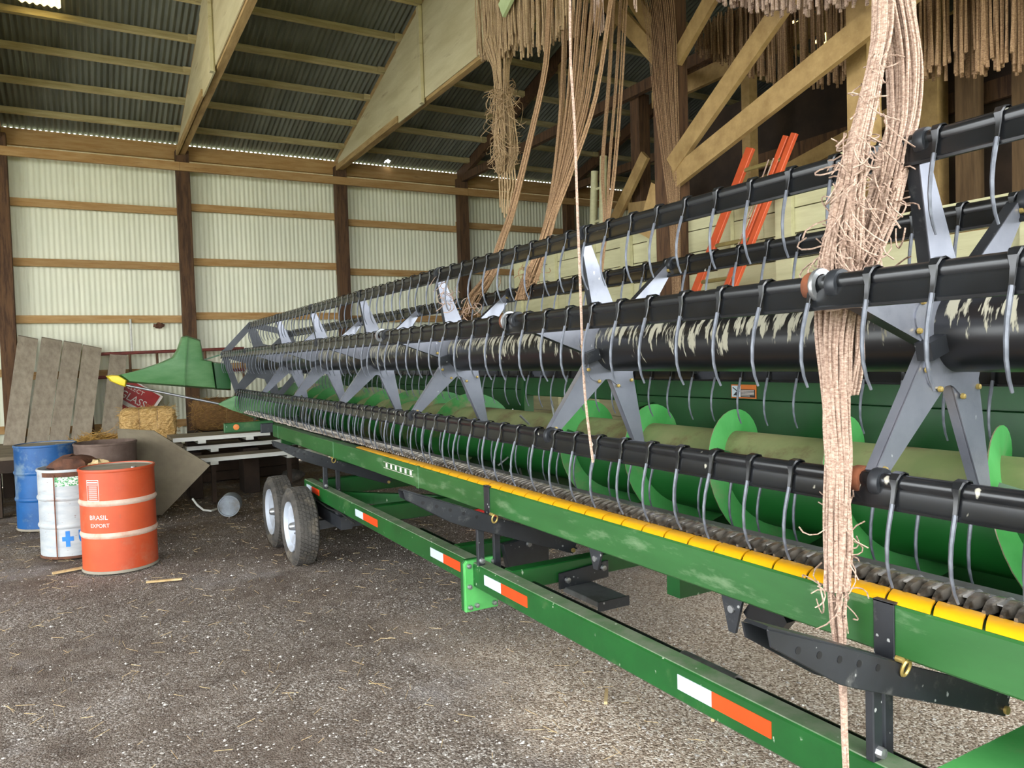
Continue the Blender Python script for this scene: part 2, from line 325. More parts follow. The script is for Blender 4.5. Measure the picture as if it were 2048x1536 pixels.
# ------------------------------------------------------------------ mesh building
class MB:
    def __init__(s): s.v = []; s.f = []; s.m = []
    def add(s, verts, faces, mi=0):
        o = len(s.v)
        s.v.extend([tuple(p) for p in verts]); s.f.extend([tuple(i + o for i in f) for f in faces]); s.m.extend([mi] * len(faces))
        return s
    def box(s, x0, x1, y0, y1, z0, z1, mi=0):
        v = [(x0, y0, z0), (x1, y0, z0), (x1, y1, z0), (x0, y1, z0), (x0, y0, z1), (x1, y0, z1), (x1, y1, z1), (x0, y1, z1)]
        return s.add(v, [(0, 3, 2, 1), (4, 5, 6, 7), (0, 1, 5, 4), (1, 2, 6, 5), (2, 3, 7, 6), (3, 0, 4, 7)], mi)
    def bar(s, a, b, w, h, up=(0, 0, 1), mi=0, w2=None, h2=None):
        """Rectangular bar from a to b; w across, h along 'up'."""
        a = Vector(a); b = Vector(b); d = (b - a).normalized(); up = Vector(up)
        sd = d.cross(up)
        if sd.length < 1e-6: sd = d.cross(Vector((1, 0, 0)))
        sd.normalize(); u = sd.cross(d).normalized()
        w2 = w if w2 is None else w2; h2 = h if h2 is None else h2
        vs_ = []
        for p, ww, hh in ((a, w, h), (b, w2, h2)):
            for i, j in ((-1, -1), (1, -1), (1, 1), (-1, 1)):
                vs_.append(p + sd * (i * ww / 2) + u * (j * hh / 2))
        return s.add(vs_, [(0, 1, 2, 3), (7, 6, 5, 4), (0, 4, 5, 1), (1, 5, 6, 2), (2, 6, 7, 3), (3, 7, 4, 0)], mi)
    def tube(s, pts, r, n=8, caps=True, mi=0, twist=0.0):
        pts = [Vector(p) for p in pts]; k = len(pts)
        rs = r if isinstance(r, (list, tuple)) else [r] * k
        o = len(s.v); prev = None
        for i, p in enumerate(pts):
            d = (pts[min(i + 1, k - 1)] - pts[max(i - 1, 0)])
            if d.length < 1e-9: d = Vector((0, 0, 1))
            d.normalize()
            if prev is None:
                ref = Vector((1, 0, 0)) if abs(d.x) < 0.8 else Vector((0, 1, 0))
                e1 = (ref - d * ref.dot(d)).normalized()
            else:
                e1 = prev - d * prev.dot(d)
                e1 = e1.normalized() if e1.length > 1e-6 else d.orthogonal().normalized()
            prev = e1; e2 = d.cross(e1)
            for j in range(n):
                t = 2 * math.pi * j / n + twist * i
                q = p + (e1 * math.cos(t) + e2 * math.sin(t)) * rs[i]
                s.v.append((q.x, q.y, q.z))
        for i in range(k - 1):
            for j in range(n):
                a = o + i * n + j; b = o + i * n + (j + 1) % n
                s.f.append((a, b, b + n, a + n)); s.m.append(mi)
        if caps:
            s.f.append(tuple(o + j for j in reversed(range(n)))); s.m.append(mi)
            s.f.append(tuple(o + (k - 1) * n + j for j in range(n))); s.m.append(mi)
        return s
    def lathe(s, prof, c=(0, 0, 0), axis='z', n=32, mi=0, closed=False):
        """prof: list of (radius, height); mi may be a list for each band."""
        o = len(s.v); k = len(prof)
        for r, h in prof:
            for j in range(n):
                t = 2 * math.pi * j / n
                a, b = r * math.cos(t), r * math.sin(t)
                p = {'z': (a, b, h), 'y': (a, h, -b), 'x': (h, a, b)}[axis]
                s.v.append((c[0] + p[0], c[1] + p[1], c[2] + p[2]))
        for i in range(k - 1):
            for j in range(n):
                a = o + i * n + j; b = o + i * n + (j + 1) % n
                s.f.append((a, b, b + n, a + n)); s.m.append(mi[i] if isinstance(mi, (list, tuple)) else mi)
        return s
    def prism(s, poly, y0, y1, plane='xz', mi=0, mside=None):
        """Extrude a 2-D polygon: plane xz along y, xy along z, yz along x."""
        def P(a, b, t): return {'xz': (a, t, b), 'xy': (a, b, t), 'yz': (t, a, b)}[plane]
        k = len(poly); o = len(s.v)
        for t in (y0, y1):
            for a, b in poly: s.v.append(P(a, b, t))
        s.f.append(tuple(o + i for i in range(k))); s.m.append(mi)
        s.f.append(tuple(o + k + i for i in reversed(range(k)))); s.m.append(mi)
        for i in range(k):
            j = (i + 1) % k
            s.f.append((o + i, o + k + i, o + k + j, o + j)); s.m.append(mi if mside is None else mside)
        return s

def wloc(o):
    v = Vector((0, 0, 0))
    while o is not None:
        v += Vector(o.location); o = o.parent
    return v

def fix_normals(me):
    bm = bmesh.new(); bm.from_mesh(me)
    bmesh.ops.recalc_face_normals(bm, faces=bm.faces)
    bm.to_mesh(me); bm.free()

def mesh_of(mb, name, mats, smooth=False, off=Vector((0, 0, 0)), fix=True, bevel=0):
    me = bpy.data.meshes.new(name)
    me.from_pydata([(v[0] - off.x, v[1] - off.y, v[2] - off.z) for v in mb.v], [], mb.f)
    mats = [mats] if isinstance(mats, str) else mats
    for q in mats: me.materials.append(MATS[q])
    if len(mats) > 1: me.polygons.foreach_set('material_index', mb.m)
    if fix: fix_normals(me)
    if bevel:
        bm = bmesh.new(); bm.from_mesh(me)
        bmesh.ops.bevel(bm, geom=[e for e in bm.edges if len(e.link_faces) == 2 and e.calc_face_angle(0) > 0.9], offset=bevel, segments=1, affect='EDGES')
        bm.to_mesh(me); bm.free()
    if smooth:
        me.polygons.foreach_set('use_smooth', [True] * len(me.polygons))
        try: me.set_sharp_from_angle(angle=math.radians(38))
        except Exception: pass
    me.update()
    return me

def put(name, me, parent=None, loc=(0, 0, 0), rot=None):
    """Link an object whose mesh is already in local space; loc is in world space."""
    o = bpy.data.objects.new(name, me)
    COL.objects.link(o)
    o.location = Vector(loc) - (wloc(parent) if parent else Vector((0, 0, 0)))
    if rot: o.rotation_euler = rot
    o.parent = parent
    return o

def build(mb, name, mats, parent=None, smooth=False, base=None, fix=True, bevel=0):
    """Mesh given in world coordinates -> object; origin at the parent's origin (or at 'base' for a top-level mesh)."""
    off = wloc(parent) if parent else Vector(base or (0, 0, 0))
    me = mesh_of(mb, name, mats, smooth, off, fix, bevel)
    o = bpy.data.objects.new(name, me); COL.objects.link(o)
    if parent: o.parent = parent
    else: o.location = off
    return o

def tag(o, label=None, cat=None, group=None, kind=None):
    if label: o['label'] = label
    if cat: o['category'] = cat
    if group: o['group'] = group
    if kind: o['kind'] = kind
    return o

def thing(name, label, cat, loc=(0, 0, 0), group=None):
    o = bpy.data.objects.new(name, None); COL.objects.link(o); o.location = loc
    o.empty_display_size = 0.1
    return tag(o, label, cat, group)

def struct(name, loc=(0, 0, 0), label=None):
    o = bpy.data.objects.new(name, None); COL.objects.link(o); o.location = loc
    o.empty_display_size = 0.1
    return tag(o, label, None, None, 'structure')

def text_mesh(body, size):
    cu = bpy.data.curves.new('lettering', 'FONT'); cu.body = body; cu.size = size; cu.resolution_u = 3
    cu.extrude = 0.0
    ob = bpy.data.objects.new('lettering', cu); COL.objects.link(ob)
    dg = bpy.context.evaluated_depsgraph_get(); dg.update()
    me = bpy.data.meshes.new_from_object(ob.evaluated_get(dg))
    bpy.data.objects.remove(ob)
    v = [tuple(p.co) for p in me.vertices]; f = [tuple(p.vertices) for p in me.polygons]
    bpy.data.meshes.remove(me)
    return v, f

# ================================================================== THE SHED
WY = 13.3                                   # inside face line of the eave wall
EAVE = 5.22; PITCH = 0.28; RIDGE_Y = 5.55; FRONT_Y = -1.6
def roof_z(y):
    return EAVE + PITCH * (WY - y) if y >= RIDGE_Y else EAVE + PITCH * (WY - RIDGE_Y) - PITCH * (RIDGE_Y - y)
POST_X = [-5.7, -3.3, -0.93, 1.5, 4.06, 6.43, 8.87, 11.3, 13.7]

# ---- floor
def make_floor():
    mb = MB(); nx, ny = 110, 96
    x0, x1, y0, y1 = -6.0, 16.0, -2.6, 13.6
    rng_ = random.Random(11)
    ph = [(rng_.uniform(0.4, 3.0), rng_.uniform(0.4, 3.0), rng_.uniform(0, 6.28), rng_.uniform(0.001, 0.006)) for _ in range(14)]
    for j in range(ny + 1):
        for i in range(nx + 1):
            x = x0 + (x1 - x0) * i / nx; y = y0 + (y1 - y0) * j / ny
            z = sum(a * math.sin(fx * x + fy * y + p) for fx, fy, p, a in ph) - 0.012 + rng_.uniform(-0.003, 0.003)
            mb.v.append((x, y, min(z, 0.004)))
    for j in range(ny):
        for i in range(nx):
            a = j * (nx + 1) + i
            mb.f.append((a, a + 1, a + nx + 2, a + nx + 1)); mb.m.append(0)
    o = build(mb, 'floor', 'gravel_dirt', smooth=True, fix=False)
    tag(o, 'shed floor of dirt and crushed stone with straw litter', None, None, 'structure')
make_floor()

mat('yard', (150, 150, 120), (126, 132, 92), rough=0.95, scale=1.5)
g = MB().add([(-60, -60, -0.03), (70, -60, -0.03), (70, FRONT_Y - 0.3, -0.03), (-60, FRONT_Y - 0.3, -0.03)], [(0, 1, 2, 3)])
tag(build(g, 'ground_outside', 'yard', fix=False), 'yard in front of the open shed', None, None, 'structure')
g = MB().add([(-60, WY + .4, -0.03), (70, WY + .4, -0.03), (70, 60, -0.03), (-60, 60, -0.03)], [(0, 1, 2, 3)])
tag(build(g, 'ground_behind', 'yard', fix=False), 'ground behind the shed', None, None, 'structure')

# ---- eave wall of corrugated sheets, posts, girts
def corrugated(width, pitch, amp, seg=8):
    k = int(round(width / pitch)) * seg
    return [(width * i / k, amp * math.cos(2 * math.pi * (width * i / k) / pitch)) for i in range(k + 1)]

wall = struct('wall_left', (0, WY, 0), 'white corrugated metal eave wall on wooden posts and girts')
SW = 0.66
prof = corrugated(SW, SW / 9, 0.0045)
mb = MB()
k = len(prof)
for x, d in prof:
    mb.v += [(x, d, 0.0), (x, d, 5.14), (x, d + 0.002, 0.0), (x, d + 0.002, 5.14)]
for i in range(k - 1):
    a = 4 * i; b = a + 4
    mb.f += [(a, b, b + 1, a + 1), (a + 2, a + 3, b + 3, b + 2)]; mb.m += [0, 0]
wall_sheet = mesh_of(mb, 'wall_sheet', 'wall_paint', smooth=True, fix=False)
x = -5.9
while x < 14.0:
    put('wall_sheet', wall_sheet, wall, (x, WY + 0.012 + random.uniform(-.002, .002), random.uniform(-.01, .0)))
    x += SW - 0.004
for px in POST_X:
    build(MB().box(px - .1, px + .1, 13.03, 13.19, 0, 5.1), 'post', 'post_wood', wall, bevel=.006)
gz = [4.10, 3.225, 2.385, 1.55, 0.72]
for bi in range(len(POST_X) - 1):
    a, b = POST_X[bi], POST_X[bi + 1]
    for gi, z in enumerate(gz):
        dz = (0.085 if bi % 2 else 0.0) * (1 if gi < 2 else .6)
        build(MB().box(a - .09, b + .09, 13.195 + .0008 * (bi % 2), 13.24, z + dz, z + dz + .115), 'girt', 'lumber', wall)
    build(MB().box(a - .02, b + .02, 13.2, 13.262, 4.985, 5.222 if bi < 3 else 5.216), 'eave_board', 'lumber', wall)
for a, b in ((-5.9, 1.45), (1.45, 6.5), (6.5, 13.9)):
    build(MB().box(a, b - .004, 12.975, 13.025, 4.765, 4.895), 'tie_beam', 'lumber', wall)

# far gable; unseen near gable and front closure, both shaped to set the daylight
def plain_wall(name, label, axis, c, a, b, zt):
    w = struct(name, (c if axis == 'x' else a, a if axis == 'x' else c, 0), label)
    t = a
    while t < b - .01:
        u = min(t + 1.2, b)
        if axis == 'x':
            z0, z1 = zt(t), zt(u)
            m_ = MB().add([(c, t, 0), (c, u, 0), (c, u, z1), (c, t, z0), (c + .03, t, 0), (c + .03, u, 0), (c + .03, u, z1), (c + .03, t, z0)],
                          [(0, 1, 2, 3), (7, 6, 5, 4), (0, 4, 5, 1), (3, 2, 6, 7), (0, 3, 7, 4), (1, 5, 6, 2)])
        else:
            m_ = MB().box(t, u - .004, c, c + .03, 0, zt(t))
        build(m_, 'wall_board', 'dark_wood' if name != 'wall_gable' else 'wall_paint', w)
        t = u
gw = struct('wall_gable', (-5.95, 5.5, 4.7), 'unseen white gable end, its opening shaped for the daylight')
_y = FRONT_Y
while _y < 13.2:
    _u = min(_y + 1.0, 13.3)
    _zb = 4.7 if _y < 7.5 else 0.0
    build(MB().add([(-5.95, _y, _zb), (-5.95, _u, _zb), (-5.95, _u, roof_z(_u)), (-5.95, _y, roof_z(_y)), (-5.92, _y, _zb), (-5.92, _u, _zb), (-5.92, _u, roof_z(_u)), (-5.92, _y, roof_z(_y))],
        [(0, 1, 2, 3), (7, 6, 5, 4), (0, 4, 5, 1), (3, 2, 6, 7), (0, 3, 7, 4), (1, 5, 6, 2)]), 'wall_board', 'wall_paint', gw)
    _y = _u
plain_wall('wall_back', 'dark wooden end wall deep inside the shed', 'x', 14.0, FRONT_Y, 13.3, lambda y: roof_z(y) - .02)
plain_wall('wall_right', 'unseen front wall beyond the open bay, closed to darken the interior', 'y', FRONT_Y, 6.6, 14.0, lambda x_: 5.0)

# ---- roof
roof = struct('ceiling', (0, RIDGE_Y, EAVE), 'corrugated metal roof on wooden purlins and trusses')
rprof = corrugated(SW, SW / 9, 0.0125, 8)
def roof_sheet_mesh(y0, y1, holes=(), xoff=0.0, w=SW, breaks=()):
    pr = rprof if w == SW else corrugated(w, SW / 9, 0.0125, 8)
    ys = sorted(set([y0, y1] + [q for q in breaks if y0 < q < y1]))
    m_ = MB(); kk = len(pr)
    for y in ys:
        for px, d in pr: m_.v.append((px, y, roof_z(y) + 0.0125 + d))
    for j in range(len(ys) - 1):
        for i in range(kk - 1):
            cx_, cy_ = xoff + (pr[i][0] + pr[i + 1][0]) / 2, (ys[j] + ys[j + 1]) / 2
            if any(h[0] < cx_ < h[1] and h[2] < cy_ < h[3] for h in holes): continue
            a = j * kk + i
            m_.f.append((a, a + 1, a + kk + 1, a + kk)); m_.m.append(0)
    return m_
RP = SW * 8 / 9
RX0 = -.48 - RP * 9
holes = [(-.48, -.05, 8.3, 10.58), (4.90, 5.0, 13.06, 13.15), (10.5, 11.18, 8.08, 8.36), (12.25, 12.95, 7.28, 7.56), (9.68, 9.9, 8.05, 8.27), (11.55, 12.05, 7.33, 7.53)]
shared_a = mesh_of(roof_sheet_mesh(RIDGE_Y, WY - .025), 'roof_sheet', 'roof_metal', True, fix=False)
shared_b = mesh_of(roof_sheet_mesh(FRONT_Y - .4, RIDGE_Y), 'roof_sheet', 'roof_metal', True, fix=False)
i = 0
while RX0 + i * RP < 14.2:
    xs = RX0 + i * RP
    hh = [h for h in holes if h[0] < xs + SW and h[1] > xs]
    if hh:
        br = [q for h in hh for q in (h[2], h[3])]
        me = mesh_of(roof_sheet_mesh(RIDGE_Y, WY - .025, hh, xs, breaks=br), 'roof_sheet', 'roof_metal', True, fix=False)
    else:
        me = shared_a
    put('roof_sheet', me, roof, (xs, 0, (i % 2) * .001))
    put('roof_sheet', shared_b, roof, (xs, 0, (i % 2) * .001))
    i += 1
for h in (holes[0], holes[2], holes[3], holes[4], holes[5]):
    w = h[1] - h[0] + .02
    me = mesh_of(roof_sheet_mesh(h[2] - .05, h[3] + .05, w=w), 'skylight_sheet', 'fibreglass', True, fix=False)
    put('skylight_sheet', me, roof, (h[0] - .01, 0, .016))

# purlins between the trusses
pur = [12.72, 12.02, 11.33, 10.66, 9.95, 9.25, 8.55, 7.85, 7.15, 6.4, 5.75]
fpur = [5.0, 4.2, 3.4, 2.6, 1.8, 1.0, .2, -.6, -1.4, -2.2]
for bi in range(len(POST_X) - 1):
    a, b = POST_X[bi] + .045, POST_X[bi + 1] - .045
    for y in pur + fpur:
        yy = y + random.uniform(-.02, .02)
        z = roof_z(yy)
        s = PITCH if yy > RIDGE_Y else -PITCH
        build(MB().bar((a, yy, z - .045), (b, yy, z - .045), .045, .088, up=(0, s, 1)), 'purlin', 'lumber_pale', roof)
        if yy > 8.0:
            build(MB().box(b - .10, b, yy - .06, yy - .024, z - .085, z - .005), 'purlin_block', 'lumber_pale', roof)

# trusses: chords, webs and plywood faces
for ti, px in enumerate(POST_X):
    t = struct('roof_truss', (px, RIDGE_Y, EAVE)); del t['kind']
    t.location = Vector((px, RIDGE_Y, EAVE)) - Vector(roof.location); t.parent = roof
    rz = roof_z(RIDGE_Y)
    for y0, y1 in ((13.24, RIDGE_Y), (FRONT_Y, RIDGE_Y)):
        z0 = roof_z(y0) - .10; z1 = rz - .10
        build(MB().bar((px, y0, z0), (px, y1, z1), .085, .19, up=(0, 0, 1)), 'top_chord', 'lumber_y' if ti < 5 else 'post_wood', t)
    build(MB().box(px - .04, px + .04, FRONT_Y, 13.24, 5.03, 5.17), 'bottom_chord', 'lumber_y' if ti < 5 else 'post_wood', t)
    webs = [(9.6, 5.1, 9.6, roof_z(9.6) - .1), (9.6, 5.1, 7.5, roof_z(7.5) - .1), (RIDGE_Y, 5.1, RIDGE_Y, rz - .1), (RIDGE_Y, 5.1, 7.5, roof_z(7.5) - .1), (RIDGE_Y, 5.1, 3.5, roof_z(3.5) - .1), (1.5, 5.1, 3.5, roof_z(3.5) - .1)]
    for y0, z0, y1, z1 in webs:
        build(MB().bar((px, y0, z0), (px, y1, z1), .04, .10, up=(0, 1, 0.01)), 'web', 'lumber_y', t)
    if ti in (2, 3, 4):
        xx = px - .046
        for ya, yb in ((13.0, 10.0), (9.2, 7.0)):
            build(MB().prism([(ya, 5.07), (yb, 5.07), (yb, roof_z(yb) - .12), (ya, roof_z(ya) - .12)], xx - .012, xx, 'yz'), 'plywood_face', 'plywood', t)
        build(MB().prism([(10.06, 5.0), (9.16, 5.0), (9.16, roof_z(9.16) - .13), (10.06, roof_z(10.06) - .13)], xx - .03, xx - .0125, 'yz'), 'plywood_face', 'plywood', t)
        build(MB().box(xx - .07, xx - .031, 9.14, 9.22, 5.0, roof_z(9.18) - .14), 'batten', 'plywood', t)
        build(MB().bar((xx - .03, 13.1, 5.055), (xx - .03, 10.08, 5.055), .03, .09), 'edge_strip', 'lumber_y', t)

# ---- cream plank wall behind the machine
cw = struct('wall_partition', (5.0, 5.5, 0), 'cream painted plank partition behind the header')
z = 0.0; row = 0
while z < 3.0:
    h = min(.2, 3.02 - z)
    if z > .5:
        for y0, y1 in ((5.78, 8.62), (3.58, 5.40)):
            for a, b in ((y0, (y0 + y1) / 2 + .3 * (row % 3 - 1)), ((y0 + y1) / 2 + .3 * (row % 3 - 1), y1)):
                build(MB().box(5.0 + random.uniform(0, .006), 5.03, a + .003, b - .003, z + .006, z + h - .003), 'plank', 'cream_paint', cw)
        if z < 2.5:
            for a, b in ((1.4, 2.5), (2.5, 3.58)):
                build(MB().box(5.0 + random.uniform(0, .006), 5.03, a + .003, b - .003, z + .006, z + h - .003), 'plank', 'cream_paint', cw)
    z += .2; row += 1
build(MB().box(5.001, 5.03, 1.4, 8.62, 0.0, .5), 'plank', 'cream_paint', cw)
for y, zt in ((8.55, 2.98), (7.73, 3.0), (6.95, 3.0), (6.3, 3.0), (5.86, 3.06), (4.9, 3.0), (4.25, 3.0), (3.64, 3.12), (2.4, 2.55), (1.48, 2.55)):
    build(MB().box(4.955, 4.998, y - .08, y + .08, 0, zt), 'batten', 'cream_paint', cw)
for a, b, zt in ((5.78, 8.62, 3.02), (3.58, 5.4, 3.02), (1.4, 3.58, 2.6)):
    build(MB().box(5.032, 5.09, a, b, zt - .12, zt - .02), 'cap_rail', 'cream_paint', cw)

# ---- centre post with its braces and other timbers inside
cp = struct('trim_1', (5.0, 5.57, 0), 'tall centre post with diagonal braces wound with twine')
build(MB().box(4.9, 5.05, 5.41, 5.74, 0, 7.2), 'post', 'post_wood', cp, bevel=.006)
for a, b, w, h in (((4.88, 5.42, 3.30), (4.88, 1.2, 4.62), .05, .19), ((4.87, 5.45, 3.42), (4.87, 3.3, 4.95), .05, .17), ((4.93, 5.6, 4.42), (4.93, 7.6, 6.6), .05, .16), ((4.97, 5.5, 4.40), (4.97, 6.8, 6.3), .05, .15),
                   ((4.95, 5.45, 4.40), (4.95, 3.6, 5.9), .05, .15), ((4.98, 5.55, 4.1), (6.4, 7.2, 5.1), .05, .12), ((5.0, 5.62, 3.1), (6.4, 8.0, 3.6), .05, .14), ((4.96, 5.72, 3.3), (4.96, 5.95, 2.85), .09, .2)):
    build(MB().bar(a, b, w, h), 'brace', 'brace_wood', cp)
plain_wall('wall_shade', 'dark wall added behind the partition to black out the interior', 'x', 7.2, FRONT_Y, 8.4, lambda y: 4.75)  # added wall, its dark boards stand in for interior shade
it = struct('trim_2', (8.0, 5.0, 0), 'timbers standing in the dark end of the shed')
for (x, y, w, zt, m_) in ((5.25, 3.72, .17, 5.1, 'brace_wood'), (6.9, 4.18, .17, 5.1, 'brace_wood'), (6.9, 3.86, .16, 5.1, 'loft_wood'), (6.9, 3.42, .12, 5.1, 'loft_wood'), (6.6, 6.1, .12, 5.1, 'brace_wood'), (6.6, 8.0, .18, 5.1, 'post_wood'), (9.5, 8.0, .2, 5.1, 'post_wood'), (9.8, 6.0, .2, 5.1, 'post_wood')):
    build(MB().box(x - w / 2, x + w / 2, y - w / 2, y + w / 2, 0, zt), 'post', m_, it)
for a, b, w, h, m_ in (((6.5, 7.6, 4.9), (6.5, 2.0, 4.9), .06, .2, 'brace_wood'), ((7.1, 6.5, 3.9), (7.1, 2.0, 3.9), .05, .18, 'post_wood'), ((6.9, 7.6, 3.3), (6.9, 4.6, 3.9), .05, .16, 'brace_wood'), ((6.7, 4.6, 2.6), (6.7, 2.4, 2.6), .05, .14, 'brace_wood'),
                       ((6.35, 9.4, 2.3), (6.35, 7.6, 4.2), .05, .16, 'brace_wood'), ((6.45, 9.0, 2.0), (6.45, 7.3, 3.9), .05, .14, 'brace_wood')):
    build(MB().bar(a, b, w, h), 'beam', m_, it)

# ================================================================== THE HEADER TRAILER
tr = thing('header_trailer', 'long green trailer frame on tandem wheels carrying the combine header', 'trailer', (1.9, 4.0, 0))
# lower front beam in two lengths bolted at a flange
def rail(y0, y1, name='frame_beam'):
    x0, x1, z0, z1 = 1.66, 1.74, .526, .648
    mb = MB().box(x0, x1, y0, y1, z0, z1 - .001)
    o = build(mb, name, 'green', tr, bevel=.008)
    top = build(MB().box(x0 + .006, x1 - .006, y0 + .002, y1 - .002, z1 - .004, z1 + .0012), 'dust_film', 'dust_top', o)
    top['label'] = 'grey dust lying on the beam top'
    return o
rail(-1.6, 3.40); rail(3.46, 6.75)
bx_ = MB().box(3.0, 3.08, -1.6, 6.75, .526, .648)
build(bx_, 'frame_beam', 'green', tr, bevel=.008)
for yy, sgn in ((3.41, -1), (3.44, 1)):
    fl = build(MB().prism([(1.615, .40), (1.80, .40), (1.80, .66), (1.63, .66), (1.615, .645)], yy - .012, yy + .012), 'flange_plate', 'green_lit' if sgn < 0 else 'green', tr, bevel=.004)
    if sgn < 0:
        bolt = MB().lathe([(.0, -.018), (.011, -.016), (.0125, -.008), (.0125, 0)], axis='y', n=8)
        bm_ = mesh_of(bolt, 'bolt', 'steel', True)
        for bxx, bz in ((1.638, .635), (1.638, .53), (1.638, .425), (1.675, .43), (1.775, .64), (1.775, .425)):
            put('bolt', bm_, fl, (bxx, yy - .012, bz))
# retro-reflective tape, white and red
for y0, y1, y2 in ((5.29, 5.115, 4.82), (3.93, 3.755, 3.51), (3.27, 3.10, 2.86), (1.885, 1.73, 1.495), (6.66, 6.49, 6.26), (.3, .14, -.1)):
    r_ = build(MB().box(1.6575, 1.66, y1, y0, .568, .618), 'tape_white', 'white_refl', tr); r_['label'] = 'white reflective tape'
    r_ = build(MB().box(1.6575, 1.66, y2, y1 - .001, .568, .618), 'tape_red', 'orange_refl', tr); r_['label'] = 'orange-red reflective tape'
# cross members
for yy, x1, zz, hh, w in ((3.18, 3.0, .60, .10, .08), (3.76, 3.0, .60, .10, .08), (5.25, 3.0, .57, .12, .09), (6.5, 3.0, .60, .14, .10), (1.02, 3.0, .58, .14, .12), (-.6, 3.0, .58, .12, .1)):
    build(MB().box(1.742, x1, yy - w / 2, yy + w / 2, zz - hh / 2, zz + hh / 2), 'cross_member', 'green_lit' if yy in (1.02,) else 'green', tr, bevel=.005)
build(MB().bar((1.75, 6.3, .55), (2.6, 5.3, .55), .05, .09), 'gusset_bar', 'green', tr)
build(MB().prism([(1.98, .64), (2.28, .66), (2.28, .50), (2.02, .46)], 3.66, 3.705), 'mount_plate', 'black_plate', tr, bevel=.004)
mp_ = build(MB().prism([(2.0, .60), (2.30, .62), (2.30, .535), (2.0, .52)], 3.12, 3.134), 'mount_plate', 'black_plate', tr, bevel=.002)
st_ = build(MB().box(2.03, 2.2, 2.84, 3.14, .50, .528), 'step_plate', 'strip_steel', tr, bevel=.003)
build(MB().box(2.025, 2.205, 2.832, 2.84, .485, .53), 'step_end', 'black_plate', st_)
for p in ((2.04, 3.115, .565), (2.26, 3.115, .59), (2.14, 3.655, .62)):
    put('bolt', mesh_of(MB().lathe([(.0, -.018), (.014, -.016), (.016, -.008), (.016, 0)], axis='y', n=8), 'bolt', 'steel', True), tr, p)
build(MB().prism([(2.0, .68), (2.5, .72), (2.5, .30), (2.2, .26), (2.2, .52), (2.0, .50)], .78, .80), 'mount_plate', 'black_plate', tr, bevel=.003)
put('bolt', mesh_of(MB().lathe([(.0, -.02), (.018, -.018), (.02, -.009), (.02, 0)], axis='y', n=8), 'bolt', 'steel', True), tr, (2.12, .78, .6))
build(MB().tube([(2.05, .9, .1), (2.05, .9, .6)], .05, 14), 'jack_tube', 'black_steel', tr, smooth=True)
# black drawbar tube with a coupler running behind the front beam
build(MB().tube([(1.86, -1.5, .55), (1.86, 4.55, .56)], .026, 12), 'drawbar_tube', 'black_steel', tr, smooth=True)
build(MB().tube([(1.86, 1.82, .553), (1.86, 2.08, .553)], [.036, .036], 14), 'coupler', 'steel', tr, smooth=True)

# support rail that carries the cutterbar
rr_ = build(MB().box(1.72, 1.80, -1.2, 8.26, .907, 1.036), 'support_rail', 'green_rail', tr, bevel=.006)
for y0, y1 in ((4.22, 4.26), (8.0, 8.03), (6.0, 6.012)):
    build(MB().box(1.7165, 1.804, y0, y1, .903, 1.039), 'weld_sleeve', 'green_rail', rr_, bevel=.003)
for yy in (1.18, 3.33):
    st = build(MB().box(1.7145, 1.72, yy - .028, yy + .028, .89, 1.041), 'strap', 'black_plate', rr_, bevel=.001)
    build(MB().box(1.7145, 1.81, yy - .028, yy + .028, 1.037, 1.042), 'strap', 'black_plate', rr_)
sl = mesh_of(MB().box(-.001, .001, -.014, .014, -.014, .014), 'slot_mark', 'print_white')
for q in range(6):
    put('slot_mark', sl, rr_, (1.7185, 4.34 + q * .085, .985 - .0))
build(MB().box(1.716, 1.7185, 4.30, 4.82, 1.003, 1.005), 'slot_line', 'print_white', rr_)
build(MB().box(1.716, 1.7185, 4.30, 4.82, .964, .966), 'slot_line', 'print_white', rr_)

